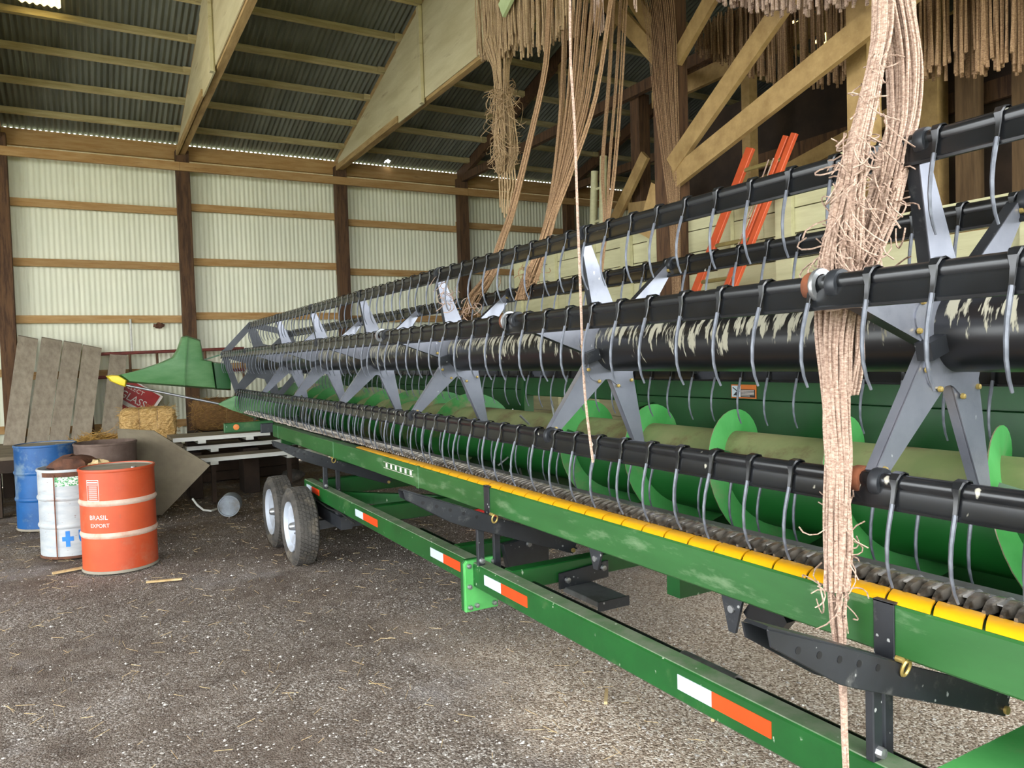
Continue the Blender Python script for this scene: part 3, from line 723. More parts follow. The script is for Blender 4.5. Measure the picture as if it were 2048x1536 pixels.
# sloping saddle arms under the rail on telescoping posts
def saddle(y):
    s_ = build(MB().prism([(1.265, 1.072), (1.275, 1.03), (1.50, .893), (1.56, .868), (2.20, .632), (2.235, .70), (1.75, .884), (1.55, .965)], y - .035, y - .029), 'saddle_arm', 'black_plate', tr, bevel=.002)
    build(MB().prism([(1.275, 1.075), (1.55, .967), (1.75, .886), (2.235, .657), (2.228, .650), (1.745, .876), (1.545, .957), (1.265, 1.07)], y - .0288, y + .035), 'top_flange', 'black_plate', s_)
    build(MB().prism([(1.265, 1.068), (1.275, 1.03), (1.50, .893), (1.56, .868), (2.20, .632), (2.235, .655), (1.75, .875), (1.55, .956)], y + .0352, y + .041), 'far_flange', 'black_plate', s_)
    hole = mesh_of(MB().lathe([(.0, -.0012), (.009, -.0012), (.009, 0)], axis='y', n=12), 'pin_hole', 'decal_black', True)
    for q in range(5):
        put('pin_hole', hole, s_, (1.36 + q * .07, y - .035, 1.005 - q * .026))
    # brass pull ring
    pts_ = [(1.735 + .015 * math.cos(t), y - .045 - .006 * math.sin(t), .882 + .021 * math.sin(t)) for t in [i * math.pi / 8 for i in range(17)]]
    pr_ = build(MB().tube(pts_, .0045, 6), 'pull_ring', 'steel', s_, smooth=True)
    pr_.data.materials[0] = MATS['brass']
    build(MB().tube([(1.72, y - .05, .905), (1.72, y - .03, .905)], .008, 10), 'pin', 'brass', s_, smooth=True)
    build(MB().tube([(2.20, y - .043, .652), (2.20, y - .03, .652)], .012, 10), 'pivot_bolt', 'brass', s_, smooth=True)
    for xx, w in ((1.672, .036), (1.79, .036)):
        build(MB().box(xx - w / 2, xx + w / 2, y - .012 + (.05 if xx > 1.75 else 0), y + .012 + (.05 if xx > 1.75 else 0), .55 if xx > 1.75 else .649, .90 - .42 * (xx - 1.645)), 'support_post', 'black_plate', tr, bevel=.003)
    put('bolt', mesh_of(MB().lathe([(.0, -.018), (.013, -.016), (.015, -.008), (.015, 0)], axis='y', n=8), 'bolt', 'steel', True), tr, (1.672, y - .012, .675))
mat('brass', (206, 182, 110), (170, 146, 84), rough=0.4, metal=0.6)
for y in (1.18, 3.33, 6.10): saddle(y)
# small hangers below the rail
for y, zz in ((1.72, .79), (2.45, .82)):
    h_ = build(MB().prism([(y - .045, .905), (y + .045, .905), (y + .015, zz), (y - .012, zz)], 1.742, 1.752, 'yz'), 'hanger', 'black_plate', tr)
    build(MB().tube([(1.735, y, .865), (1.745, y, .865)], .012, 10), 'bolt', 'steel', h_)
build(MB().prism([(1.52, .875), (1.56, .825), (1.66, .83), (1.69, .86), (1.66, .90), (1.54, .905)], 1.76, 1.80, 'yz'), 'hanger_lug', 'black_steel', tr)
# rear end bracket with amber reflector
eb = build(MB().box(1.24, 1.74, 8.30, 8.36, .975, 1.075), 'end_bracket', 'green', tr, bevel=.006)
build(MB().lathe([(0, 8.288), (.028, 8.290), (.032, 8.30)], (1.36, 0, 1.03), axis='y', n=14), 'reflector', 'amber', eb, smooth=True)
build(MB().box(1.60, 1.73, 8.262, 8.30, .95, 1.05), 'end_cap', 'black_plate', tr, bevel=.005)

# wheels
def wheel(y):
    xo, R_, w = 1.42, .318, .195
    t = thing('wheel', None, None); del_cat(t)
    t.location = Vector((xo + w / 2, y, R_)) - wloc(tr); t.parent = tr
    c = (0, y, R_)
    prof_ = [(.205, xo + .03), (.232, xo + .012), (.26, xo), (.288, xo + .006), (.306, xo + .022), (.315, xo + .045), (.318, xo + .0975), (.315, xo + .15), (.306, xo + .173), (.288, xo + .189), (.26, xo + .195), (.225, xo + .183), (.205, xo + .165), (.198, xo + .1), (.205, xo + .03)]
    ty = build(MB().lathe(prof_, c, 'x', 48), 'tire', 'tire', t, smooth=True)
    # tread blocks
    tb = MB()
    for rowi, xx in enumerate((.038, .068, .0975, .127, .157)):
        rad = .3165 if rowi in (0, 4) else .3195
        for q in range(56):
            a0 = (q + .5 * (rowi % 2)) * 2 * math.pi / 56; a1 = a0 + .078
            vv = []
            for rr in (rad - .008, rad + .006):
                for xs_ in (-.0118, .0118):
                    for aa in (a0, a1):
                        aa2 = aa + (.018 if xs_ > 0 else -.018)
                        vv.append((xo + xx + xs_, y + rr * math.cos(aa2), R_ + rr * math.sin(aa2)))
            tb.add(vv, [(0, 1, 3, 2), (4, 6, 7, 5), (0, 4, 5, 1), (2, 3, 7, 6), (0, 2, 6, 4), (1, 5, 7, 3)])
    o_ = build(tb, 'tread', 'tire', ty); o_['kind'] = 'stuff'
    rp_ = [(0, xo + .075), (.05, xo + .075), (.075, xo + .07), (.10, xo + .045), (.15, xo + .035), (.165, xo + .05), (.185, xo + .045), (.197, xo + .018), (.207, xo + .012), (.209, xo + .022)]
    rim = build(MB().lathe(rp_, c, 'x', 40), 'rim', 'rim_white', t, smooth=True)
    build(MB().lathe([(0, xo + .005), (.02, xo + .008), (.03, xo + .02), (.036, xo + .05), (.036, xo + .08)], c, 'x', 18), 'hub_cap', 'steel', t, smooth=True)
    for q in range(5):
        a = q * 2 * math.pi / 5
        build(MB().tube([(xo + .055, y + .068 * math.cos(a), R_ + .068 * math.sin(a)), (xo + .08, y + .068 * math.cos(a), R_ + .068 * math.sin(a))], .009, 6), 'lug_nut', 'steel', rim)
    return t
def del_cat(o):
    for q in ('category', 'label', 'group'):
        if q in o: del o[q]
wheel(6.38); wheel(7.14)
for y in (6.38, 7.14):
    build(MB().bar((1.60, y, .30), (1.95, y - .05, .33), .07, .075), 'axle_arm', 'black_plate', tr)
build(MB().box(1.76, 3.0, 6.0, 6.08, .33, .42), 'axle_beam', 'black_plate', tr)
build(MB().box(1.70, 1.79, 5.8, 7.4, .36, .46), 'suspension_beam', 'black_plate', tr)
for yy in (5.95, 6.72):
    build(MB().box(1.71, 1.77, yy - .05, yy + .05, .455, .53), 'hanger_block', 'black_plate', tr)
build(MB().tube([(1.655, 6.9, .50)] + [(1.655, 6.7 - q * .35, .515 + (.012 if q % 2 else -.008)) for q in range(5)] , .006, 6), 'wiring', 'decal_black', tr, smooth=True)

# ================================================================== THE GRAIN HEADER
hd = thing('grain_header', 'wide green grain header with black six-bat pickup reel and auger', 'header', (2.4, 4.7, .75))
Y0, Y1 = -1.2, 10.62
XC, ZC, RR = 2.14, 1.715, .53
BA = {'A': 107, 'B': 47, 'C': 167, 'D': 227, 'E': -13, 'F': -73}
STARS = [-.35, 1.24, 2.82, 4.42, 5.97, 7.5, 9.02]

build(MB().lathe([(0, Y0), (.116, Y0), (.116, Y1), (0, Y1)], (XC, 0, ZC), 'y', 40), 'reel_tube', 'black_tube', hd, smooth=True)

# bat cross-section about its pivot (x back, z up): round lip on top, flat plate below, small rolled edge
BAT = [(.020, .004), (.018, .015), (.009, .024), (-.003, .027), (-.015, .024), (-.023, .016), (-.025, .004), (-.020, -.008), (-.023, -.014), (-.029, -.050), (-.034, -.055), (-.032, -.062), (-.024, -.063), (-.021, -.057), (-.014, -.014), (-.002, -.010), (.012, -.008)]
def tine_mesh():
    mb = MB()
    # plastic clamp wrapped over the bat and down its plate
    path = [(.024, -.004), (.025, .010), (.015, .026), (-.003, .031), (-.021, .027), (-.031, .013), (-.028, -.008), (-.033, -.030), (-.043, -.066)]
    wd = [.010, .011, .013, .014, .014, .011, .007, .006, .0055]
    o = len(mb.v)
    for (x, z), w in zip(path, wd):
        mb.v += [(x, -w, z), (x, w, z)]
    # outer offset for thickness
    for (x, z), w in zip(path, wd):
        d = Vector((x + .004, z + .012)).normalized() * .004
        mb.v += [(x + d.x, -w * .8, z + d.y), (x + d.x, w * .8, z + d.y)]
    k = len(path)
    for i in range(k - 1):
        a = o + 2 * i; b = o + 2 * k + 2 * i
        mb.f += [(a, a + 1, a + 3, a + 2), (b, b + 2, b + 3, b + 1), (a, a + 2, b + 2, b), (a + 1, b + 1, b + 3, a + 3)]; mb.m += [0] * 4
    mb.tube([(-.036, 0, -.045), (-.045, 0, -.075), (-.054, 0, -.110), (-.059, 0, -.150), (-.058, 0, -.190), (-.048, 0, -.228), (-.034, 0, -.255)], [.0058, .0058, .0054, .005, .0046, .004, .0034], 6, mi=1)
    return mb
TINE = mesh_of(tine_mesh(), 'tine', ['black_steel', 'tine_steel'], True)
tine_mb = tine_mesh()

def ring_mesh():
    return MB().lathe([(.022, -.014), (.036, -.014), (.038, -.008), (.038, .008), (.036, .014), (.022, .014), (.022, -.014)], axis='y', n=20)
RING = mesh_of(ring_mesh(), 'bearing', 'rust', True); RING2 = mesh_of(ring_mesh(), 'bearing', 'black_plate', True)
RINGS = mesh_of(MB().lathe([(.030, -.006), (.044, -.006), (.046, 0), (.044, .006), (.030, .006), (.030, -.006)], axis='y', n=20), 'bearing_ring', 'steel', True)

SP = .158
single = {'A': (.85, 9.0), 'B': (1.0, 8.5), 'C': (.62, 9.0), 'D': (.75, 9.0), 'E': (1.1, 6.0), 'F': (.9, 6.6)}
for key, ang in BA.items():
    a = math.radians(ang)
    bx0, bz0 = XC + RR * math.cos(a), ZC + RR * math.sin(a)
    bat = build(MB().prism([(bx0 + p, bz0 + q) for p, q in BAT], Y0, Y1 + .1, 'xz'), 'reel_bat', 'black_steel', hd, smooth=True)
    lo, hi = single[key]
    rest = MB()
    y = Y0 + .07 + {'A': .10, 'B': .02, 'C': .045, 'D': .09, 'E': .0, 'F': .03}[key]
    while y < Y1 - .05:
        skew = random.uniform(-.05, .05)
        if lo <= y <= hi:
            put('tine', TINE, bat, (bx0, y, bz0), (0, random.uniform(-.06, .06), skew))
        else:
            rest.add([(bx0 + p[0], y + p[1], bz0 + p[2]) for p in tine_mb.v], tine_mb.f)
            rest.m[-len(tine_mb.m):] = tine_mb.m
        y += SP
    r_ = build(rest, 'tine_row', ['black_steel', 'tine_steel'], bat, smooth=True); r_['kind'] = 'stuff'
    for sy in STARS:
        if sy > 0: put('bearing', RING2, bat, (bx0, sy - .012, bz0))
    if key == 'C':
        for q in (1.285, 2.886, 4.506):
            put('bearing', RING, bat, (bx0, q + .012, bz0)); put('bearing_ring', RINGS, bat, (bx0, q - .008, bz0))
    if key == 'D':
        put('bearing', RING, bat, (bx0, 1.285, bz0))

# spiders: hub disc and six tapered flanged arms
def arm_mb(sy, ang):
    a = math.radians(ang); d = Vector((math.cos(a), 0, math.sin(a))); s = Vector((-math.sin(a), 0, math.cos(a)))   # s: counter-clockwise side
    c = Vector((XC, sy, ZC)); mb = MB()
    r0, r1 = .12, RR + .01
    w0, w1 = .068, .021
    p = [c + d * r0 - s * w0, c + d * (r1 - .03) - s * w1, c + d * r1, c + d * (r1 - .02) + s * w1, c + d * r0 + s * w0]
    n = len(p); t = Vector((0, .006, 0))
    o = len(mb.v)
    for q in p: mb.v.append(tuple(q - t * .5))
    for q in p: mb.v.append(tuple(q + t * .5))
    mb.f.append(tuple(range(n))); mb.f.append(tuple(n + i for i in reversed(range(n)))); mb.m += [0, 0]
    for i in range(n):
        j = (i + 1) % n
        mb.f.append((i, n + i, n + j, j)); mb.m.append(0)
    # folded flange on the counter-clockwise edge (and a short one on the other)
    for e0, e1, sg in ((p[4], p[3], 1), (p[0], p[1], -1)):
        dep = Vector((0, .036 if sg > 0 else .03, 0)); th = s * (-.005 * sg)
        vv = [e0, e1, e1 + dep, e0 + dep, e0 + th, e1 + th, e1 + th + dep, e0 + th + dep]
        mb.add([tuple(q) for q in vv], [(0, 1, 2, 3), (7, 6, 5, 4), (0, 4, 5, 1), (1, 5, 6, 2), (2, 6, 7, 3), (3, 7, 4, 0)], 1 if sg > 0 else 0)
    return mb
BOLT = mesh_of(MB().lathe([(.0, -.010), (.007, -.009), (.0085, -.005), (.0085, 0)], axis='y', n=8), 'bolt', 'brass', True)
for si, sy in enumerate(STARS):
    pl = []
    for q in range(72):
        t = 2 * math.pi * q / 72
        r = .178 + .022 * math.cos(6 * (t - math.radians(107)))
        pl.append((XC + r * math.cos(t), ZC + r * math.sin(t)))
    sp = build(MB().prism(pl, sy - .008, sy - .003), 'reel_spider', 'spider_steel', hd)
    for key, ang in BA.items():
        ar = build(arm_mb(sy, ang), 'arm', ['spider_steel', 'black_plate'], sp)
        if 0 < sy < 5:
            a = math.radians(ang)
            for rr, da in ((.185, .22), (.185, -.22)):
                put('bolt', BOLT, sp, (XC + rr * math.cos(a + da), sy - .008, ZC + rr * math.sin(a + da)))
            put('bolt', BOLT, sp, (XC + .49 * math.cos(a), sy - .004, ZC + .49 * math.sin(a)))
    # clamp lugs joining the hub halves
    for ang in (197, 17):
        a = math.radians(ang)
        p0 = Vector((XC + .10 * math.cos(a), sy - .02, ZC + .10 * math.sin(a))); p1 = Vector((XC + .19 * math.cos(a), sy - .02, ZC + .19 * math.sin(a)))
        build(MB().bar(p0, p1, .05, .045, up=(0, 1, 0)), 'clamp_lug', 'black_plate', sp)
# end plate with oval windows
def end_plate():
    mb = MB(); yy = Y1 + .04
    for key in range(6):
        a0 = math.radians(107 + 60 * key); a1 = a0 + math.pi / 3
        P = lambda r, t: (XC + r * math.cos(t), ZC + r * math.sin(t))
        o0, o1 = P(.57, a0), P(.57, a1); i0, i1 = P(.45, a0 + .12), P(.45, a1 - .12)
        mid = ((i0[0] + i1[0]) / 2, (i0[1] + i1[1]) / 2)
        c0, c1 = P(.2, a0), P(.2, a1); d0, d1 = P(.24, a0 + .3), P(.24, a1 - .3)
        for poly in ([o0, o1, i1, mid, i0], [c0, d0, d1, c1, (XC, ZC)], [o0, i0, d0, c0], [o1, c1, d1, i1]):
            mb.prism(poly, yy - .008, yy)
    return mb
build(end_plate(), 'reel_end_plate', 'plate_grey', hd)

# auger
XA, ZA, RT, RF = 2.72, 1.085, .205, .31
au = build(MB().lathe([(0, Y0 + .1), (RT, Y0 + .1), (RT, Y1), (0, Y1)], (XA, 0, ZA), 'y', 40), 'auger', 'auger_tube', hd, smooth=True)
def flight(y_front, turns, hand, yl, yh):
    """Helical strip; y_front = y where the flight crosses the front (-x) side."""
    mb = MB(); n = int(turns * 36); pts_ = []
    for i in range(n + 1):
        th = math.pi - 2 * math.pi * i / 36
        y = y_front + hand * .608 * (i / 36.0)
        if y < yl or y > yh: continue
        pts_.append((th, y))
    k = len(pts_)
    for th, y in pts_:
        c_, s_ = math.cos(th), math.sin(th)
        for r, dy in ((RT - .004, -.003), (RF, -.002), (RF, .002), (RT - .004, .003)):
            mb.v.append((XA + r * c_, y + dy, ZA + r * s_))
    for i in range(k - 1):
        for j in range(4):
            a = 4 * i + j; b = 4 * i + (j + 1) % 4
            mb.f.append((a, b, b + 4, a + 4)); mb.m.append(0 if j != 1 else 1)
    return mb
mat('flight_edge', (176, 168, 140), (130, 110, 84), rough=0.45, metal=0.4, scale=20)
f1 = build(flight(1.275 - .608 * 4, 10, 1, Y0 + .1, 4.05), 'flighting', ['green_lit', 'flight_edge'], au, smooth=True)
f2 = build(flight(10.5, 9, -1, 5.35, 10.5), 'flighting', ['flight_worn', 'flight_edge'], au, smooth=True)
# triangular stiffeners welded to the near flights, inspection covers on the tube
for q in range(5):
    yy = 1.275 + .608 * q + .05
    if yy < 4.0:
        t0 = math.radians(150); d = Vector((math.cos(t0), 0, math.sin(t0)))
        b0 = Vector((XA, yy - .02, ZA)) + d * (RT - .003)
        s = Vector((0, 1, 0))
        v_ = [b0, b0 - s * .11, b0 + d * .085, b0 + Vector((.01, 0, .012)), b0 - s * .11 + Vector((.01, 0, .012)), b0 + d * .085 + Vector((.01, 0, .012))]
        build(MB().add(v_, [(0, 1, 2), (5, 4, 3), (0, 3, 4, 1), (1, 4, 5, 2), (2, 5, 3, 0)]), 'stiffener', 'green', au)
for q in range(9):
    a = math.radians(100 + 37 * q); yy = 4.2 + .13 * q
    p0 = Vector((XA + (RT - .01) * math.cos(a), yy, ZA + (RT - .01) * math.sin(a))); p1 = Vector((XA + .3 * math.cos(a), yy, ZA + .3 * math.sin(a)))
    build(MB().tube([p0, p1], .008, 8), 'auger_finger', 'steel', au, smooth=True)

# sheet metal body
def strip(profile, y0, y1, th=.004):
    mb = MB(); k = len(profile)
    for y in (y0, y1):
        for x, z in profile: mb.v.append((x, y, z))
    for y in (y0, y1):
        for x, z in profile: mb.v.append((x + th, y, z - th))
    for i in range(k - 1):
        mb.f += [(i, i + 1, k + i + 1, k + i), (2 * k + i, 3 * k + i, 3 * k + i + 1, 2 * k + i + 1)]; mb.m += [0, 0]
    return mb
back = [(3.16, .93), (3.17, 1.40), (3.185, 1.408), (3.16, 1.412), (3.16, 1.505), (3.26, 1.515)]
for a, b in ((Y0, 3.95), (5.42, Y1)):
    bs_ = build(strip(back, a, b), 'back_sheet', 'green_shaded', hd)
    build(MB().box(3.155, 3.25, a, b, 1.507, 1.522), 'top_lip', 'green', bs_)
build(MB().box(3.16, 3.26, 3.95, 5.42, 1.36, 1.52), 'top_beam', 'green_shaded', hd, bevel=.006)
for yy in (3.95, 5.40):
    build(MB().box(3.15, 3.24, yy - .02, yy + .03, .8, 1.5), 'opening_post', 'green', hd)
build(MB().prism([(3.98, 1.36), (3.98, 1.30), (3.75, 1.36)], 3.14, 3.16, 'yz'), 'corner_plate', 'green', hd)
pan = [(2.01, 1.04), (2.03, .93), (2.2, .82), (2.45, .755), (2.72, .745), (2.98, .775), (3.12, .86), (3.16, .94)]
build(strip(pan, Y0, Y1), 'floor_pan', 'green_shaded', hd, smooth=True)
build(MB().box(3.2, 3.34, Y0 + .2, Y1 - .1, .72, .86), 'main_beam', 'green', hd, bevel=.01)
for yy in (0.2, 2.4, 7.2, 9.6):
    build(MB().box(2.1, 3.3, yy - .04, yy + .04, .66, .75), 'pan_rib', 'green', hd)
# warning decal on the back sheet
dc = build(MB().box(3.1535, 3.158, 2.905, 3.085, 1.412, 1.488), 'warning_decal', 'decal_orange', hd); dc['label'] = 'orange and black warning sticker'
build(MB().box(3.1515, 3.1534, 3.015, 3.078, 1.419, 1.481), 'pictogram_panel', 'white_refl', dc)
build(MB().box(3.1515, 3.1534, 2.912, 3.012, 1.419, 1.462), 'text_panel', 'decal_black', dc)
for q in range(5):
    build(MB().box(3.1503, 3.1513, 2.917 + (.03 if q == 4 else 0), 3.008, 1.4265 + .0075 * (4 - q) - .0015, 1.4265 + .0075 * (4 - q) + .0015), 'text_line', 'print_white', dc)
build(MB().prism([(3.068, 1.427), (3.04, 1.427), (3.043, 1.45)], 3.1503, 3.1513, 'yz'), 'pictogram', 'decal_black', dc)
build(MB().bar((3.1508, 3.07, 1.472), (3.1508, 3.038, 1.452), .0012, .005), 'pictogram', 'decal_black', dc)
build(MB().bar((3.1508, 3.04, 1.454), (3.1508, 3.02, 1.45), .0012, .004), 'pictogram', 'decal_black', dc)

rl_ = build(MB().box(3.17, 3.19, 3.26, 3.34, 1.523, 1.575), 'tail_light', 'red_bright', hd); rl_['label'] = 'small red marker light'
# cutterbar: steel strip, knife guards, yellow skid plates
build(MB().prism([(1.885, 1.053), (2.01, 1.047), (2.012, 1.035), (1.885, 1.036)], Y0, Y1 - .1), 'cutterbar', 'strip_steel', hd)
def guard_mb():
    mb = MB()
    for dy in (-.019, .019):
        sec = [(.0, .012, .024), (-.03, .013, .030), (-.065, .011, .024), (-.09, .005, .010)]
        o = len(mb.v)
        for x, w, h in sec:
            mb.v += [(x, dy - w, 0), (x, dy + w, 0), (x, dy + w * .7, h), (x, dy - w * .7, h)]
        for i in range(len(sec) - 1):
            for j in range(4):
                a = o + 4 * i + j; b = o + 4 * i + (j + 1) % 4
                mb.f.append((a, b, b + 4, a + 4)); mb.m.append(0)
        mb.f.append((o, o + 3, o + 2, o + 1)); mb.m.append(0)
        mb.f.append((o + 12, o + 13, o + 14, o + 15)); mb.m.append(0)
    mb.box(-.004, .03, -.034, .034, -.004, .01)
    return mb
GUARD = mesh_of(guard_mb(), 'knife_guard', 'guard_steel', True)
KNIFE = mesh_of(MB().prism([(.0, -.036), (-.062, -.008), (-.062, .008), (.0, .036)], .0165, .0195, 'xy'), 'knife_section', 'steel')
NUT = mesh_of(MB().lathe([(.009, 0), (.009, .009), (.005, .012), (0, .014)], axis='z', n=6), 'nut', 'steel')
y = .66; q = 0; rest = MB(); gmb = guard_mb()
while y < 10.4:
    if q < 128:
        g_ = put('knife_guard', GUARD, hd, (1.885, y, 1.048), (0, random.uniform(-.05, .03), random.uniform(-.05, .05)))
        if y < 4.5:
            put('knife_section', KNIFE, g_, (1.895, y, 1.049)); put('nut', NUT, g_, (1.907, y + .012, 1.055))
    y += .0762; q += 1
SK = [(1.727, 1.0365), (1.735, 1.045), (1.752, 1.051), (1.775, 1.052), (1.80, 1.050), (1.80, 1.043), (1.775, 1.045), (1.754, 1.044), (1.741, 1.040), (1.735, 1.0365)]
def skid_mb(w):
    mb = MB(); k = len(SK)
    for sg in (0, 1):
        for x, z in SK:
            mb.v.append((x, (w * sg) + (x - 1.727) * .42, z))
    mb.f.append(tuple(range(k))); mb.f.append(tuple(k + i for i in reversed(range(k)))); mb.m += [0, 0]
    for i in range(k):
        j = (i + 1) % k
        mb.f.append((i, k + i, k + j, j)); mb.m.append(0)
    return mb
skm = skid_mb(.112)
off = Vector((1.76, 0, 1.04))
SKID = mesh_of(skm, 'skid_plate', 'yellow', True, off)
y = .35
while y < 5.4:
    put('skid_plate', SKID, hd, (1.76, y, 1.04 - max(0, y - 3.2) * .005)); y += .1195
build(MB().prism([(1.805, 1.042), (1.885, 1.046), (1.885, 1.034), (1.805, 1.034)], Y0, Y1 - .1), 'guard_seat', 'black_steel', hd)

# far end: end sheet, upper crop divider with yellow tip, rod and lower nose
YE = 10.72
es = build(MB().prism([(1.78, 1.28), (1.54, 1.17), (1.70, 1.08), (2.08, .92), (2.6, .77), (3.2, .80), (3.25, 1.52), (2.7, 1.45), (2.2, 1.30)], YE, YE + .03), 'end_sheet', 'green_dusty', hd, bevel=.004)
nose = build(MB().add([(1.53, 10.70, 1.165), (1.78, 10.60, 1.28), (2.5, 10.56, 1.18), (2.75, 10.60, .95), (2.1, 10.58, .915), (1.70, 10.64, 1.075), (1.78, YE, 1.285), (2.5, YE, 1.25), (2.75, YE, .93), (2.08, YE, .90)],
      [(0, 1, 5), (1, 2, 4, 5), (2, 3, 4), (0, 6, 1), (1, 6, 7, 2), (2, 7, 8, 3), (3, 8, 9, 4), (4, 9, 0, 5)]), 'divider_nose', 'green_dusty', hd)
build(MB().box(1.76, 1.77, 10.55, 10.70, 1.10, 1.27), 'nose_tip_seam', 'green_lit', nose)
HO = [(.36, 1.592), (.567, 1.638), (.868, 1.738), (1.02, 1.808), (1.088, 1.912), (1.146, 2.075), (1.201, 2.09), (1.371, 2.03), (1.404, 1.765), (1.515, 1.735), (1.554, 1.357), (1.109, 1.414), (.455, 1.498)]
def hood(poly, y0, y1, inset):
    """Outline shell that is thick in the middle and rounded towards its rim."""
    cx_ = sum(p[0] for p in poly) / len(poly); cz_ = sum(p[1] for p in poly) / len(poly)
    k = len(poly); mb = MB()
    layers = [(y1, 1.0), ((y0 + y1) / 2, 1.0), (y0 + .02, .93), (y0, inset)]
    for yy, s in layers:
        for x, z in poly: mb.v.append((cx_ + (x - cx_) * s, yy, cz_ + (z - cz_) * s))
    for L in range(len(layers) - 1):
        for i in range(k):
            j = (i + 1) % k
            mb.f.append((L * k + i, L * k + j, (L + 1) * k + j, (L + 1) * k + i)); mb.m.append(0)
    mb.f.append(tuple(range(k))); mb.m.append(0)
    o = (len(layers) - 1) * k
    mb.v.append((cx_, y0 - .01, cz_)); c = len(mb.v) - 1
    for i in range(k):
        mb.f.append((o + i, o + (i + 1) % k, c)); mb.m.append(0)
    return mb
dvd = build(hood(HO, 10.74, 10.98, .82), 'crop_divider', 'green_dusty', hd, smooth=True)
tip = build(hood([(.235, 1.590), (.30, 1.602), (.375, 1.596), (.475, 1.525), (.455, 1.440), (.40, 1.458), (.284, 1.520)], 10.72, 10.94, .8), 'divider_tip', 'yellow_bright', dvd, smooth=True); tip['label'] = 'yellow plastic tip'
build(hood([(1.50, 1.735), (1.64, 1.715), (1.70, 1.66), (1.735, 1.53), (1.725, 1.338), (1.53, 1.355)], 10.78, 10.95, .9), 'divider_cover', 'green', dvd, smooth=True)
build(MB().bar((1.195, 10.728, 2.06), (1.13, 10.715, 1.43), .012, .012), 'seam_rib', 'green_dusty', dvd)
build(MB().tube([(.44, 10.80, 1.467), (1.58, 10.72, 1.160)], .017, 10), 'divider_rod', 'steel', hd, smooth=True)
build(MB().tube([(2.03, 10.66, .97), (1.97, 10.60, .93), (1.98, 10.45, .96), (1.94, 10.2, 1.02)], .012, 8), 'guard_bar', 'steel', hd, smooth=True)
build(MB().bar((1.62, 10.74, 1.85), (3.2, 10.74, 1.70), .04, .07), 'reel_arm', 'black_plate', hd)
build(MB().bar((1.40, 10.82, 1.76), (1.63, 10.8, 1.83), .012, .02), 'reel_brace', 'green', hd)
# near end sheet
build(MB().prism([(1.70, 1.0), (2.08, .85), (2.6, .72), (3.2, .72), (3.25, 1.52), (2.7, 1.5), (1.9, 1.2)], Y0 - .03, Y0), 'end_sheet', 'green', hd)

# ================================================================== DRUMS AND CLUTTER AT THE FAR WALL
def wrap_text(body, size, cx, cy, r, ang0, z0, sx=1.0):
    """Lettering bent round a drum; ang0 is where the text starts (seen from outside, reading left to right)."""
    v, f = text_mesh(body, size)
    out = []
    for x, y, _ in v:
        a = ang0 + x * sx / r
        out.append((cx + r * math.cos(a), cy + r * math.sin(a), z0 + y))
    return MB().add(out, f)
def wrap_rect(cx, cy, r, a0, a1, z0, z1, n=8):
    mb = MB()
    for i in range(n + 1):
        a = a0 + (a1 - a0) * i / n
        for rr in (r, r - .002):
            mb.v += [(cx + rr * math.cos(a), cy + rr * math.sin(a), z0), (cx + rr * math.cos(a), cy + rr * math.sin(a), z1)]
    for i in range(n):
        o = 4 * i
        mb.f += [(o, o + 4, o + 5, o + 1), (o + 2, o + 3, o + 7, o + 6), (o, o + 2, o + 6, o + 4), (o + 1, o + 5, o + 7, o + 3)]; mb.m += [0] * 4
    return mb

def drum(label, cx, cy, R, H, body, hoop_mat, lid, open_top=False, tilt=0.0):
    t = thing('steel_drum', label, 'drum', (cx, cy, 0), 'old steel drums')
    bands = []
    z1, z2 = H * .37, H * .68
    pr = [(R - .004, .012), (R, .02), (R, z1 - .03)]
    build(MB().lathe([(R - .012, .022), (R, .022), (R, H - .025), (R - .012, H - .025), (R - .012, .022)], (cx, cy, 0), 'z', 48), 'body', body, t, smooth=True)
    for z in (z1, z2):
        build(MB().lathe([(R - .002, z - .026), (R + .006, z - .016), (R + .011, z - .004), (R + .011, z + .004), (R + .006, z + .016), (R - .002, z + .026)], (cx, cy, 0), 'z', 48), 'hoop', hoop_mat, t, smooth=True)
    for z in (.004, H - .026):
        build(MB().lathe([(R - .004, z), (R + .006, z + .003), (R + .009, z + .013), (R + .006, z + .025), (R - .008, z + .026), (R - .01, z)], (cx, cy, 0), 'z', 48), 'rim', lid if z < .1 else body, t, smooth=True)
    if not open_top:
        l_ = build(MB().lathe([(0, H - .014), (R * .5, H - .015), (R - .012, H - .017), (R - .008, H - .006), (R - .003, H - .004)], (cx, cy, 0), 'z', 48), 'lid', lid, t, smooth=True)
        build(MB().lathe([(.0, H - .004), (.02, H - .004), (.024, H - .012), (.024, H - .016)], (cx + .12, cy - .14, 0), 'z', 14), 'bung', 'steel', l_, smooth=True)
    else:
        build(MB().lathe([(0, .06), (R - .014, .06)], (cx, cy, 0), 'z', 48), 'bottom', 'rust_brown', t)
    return t

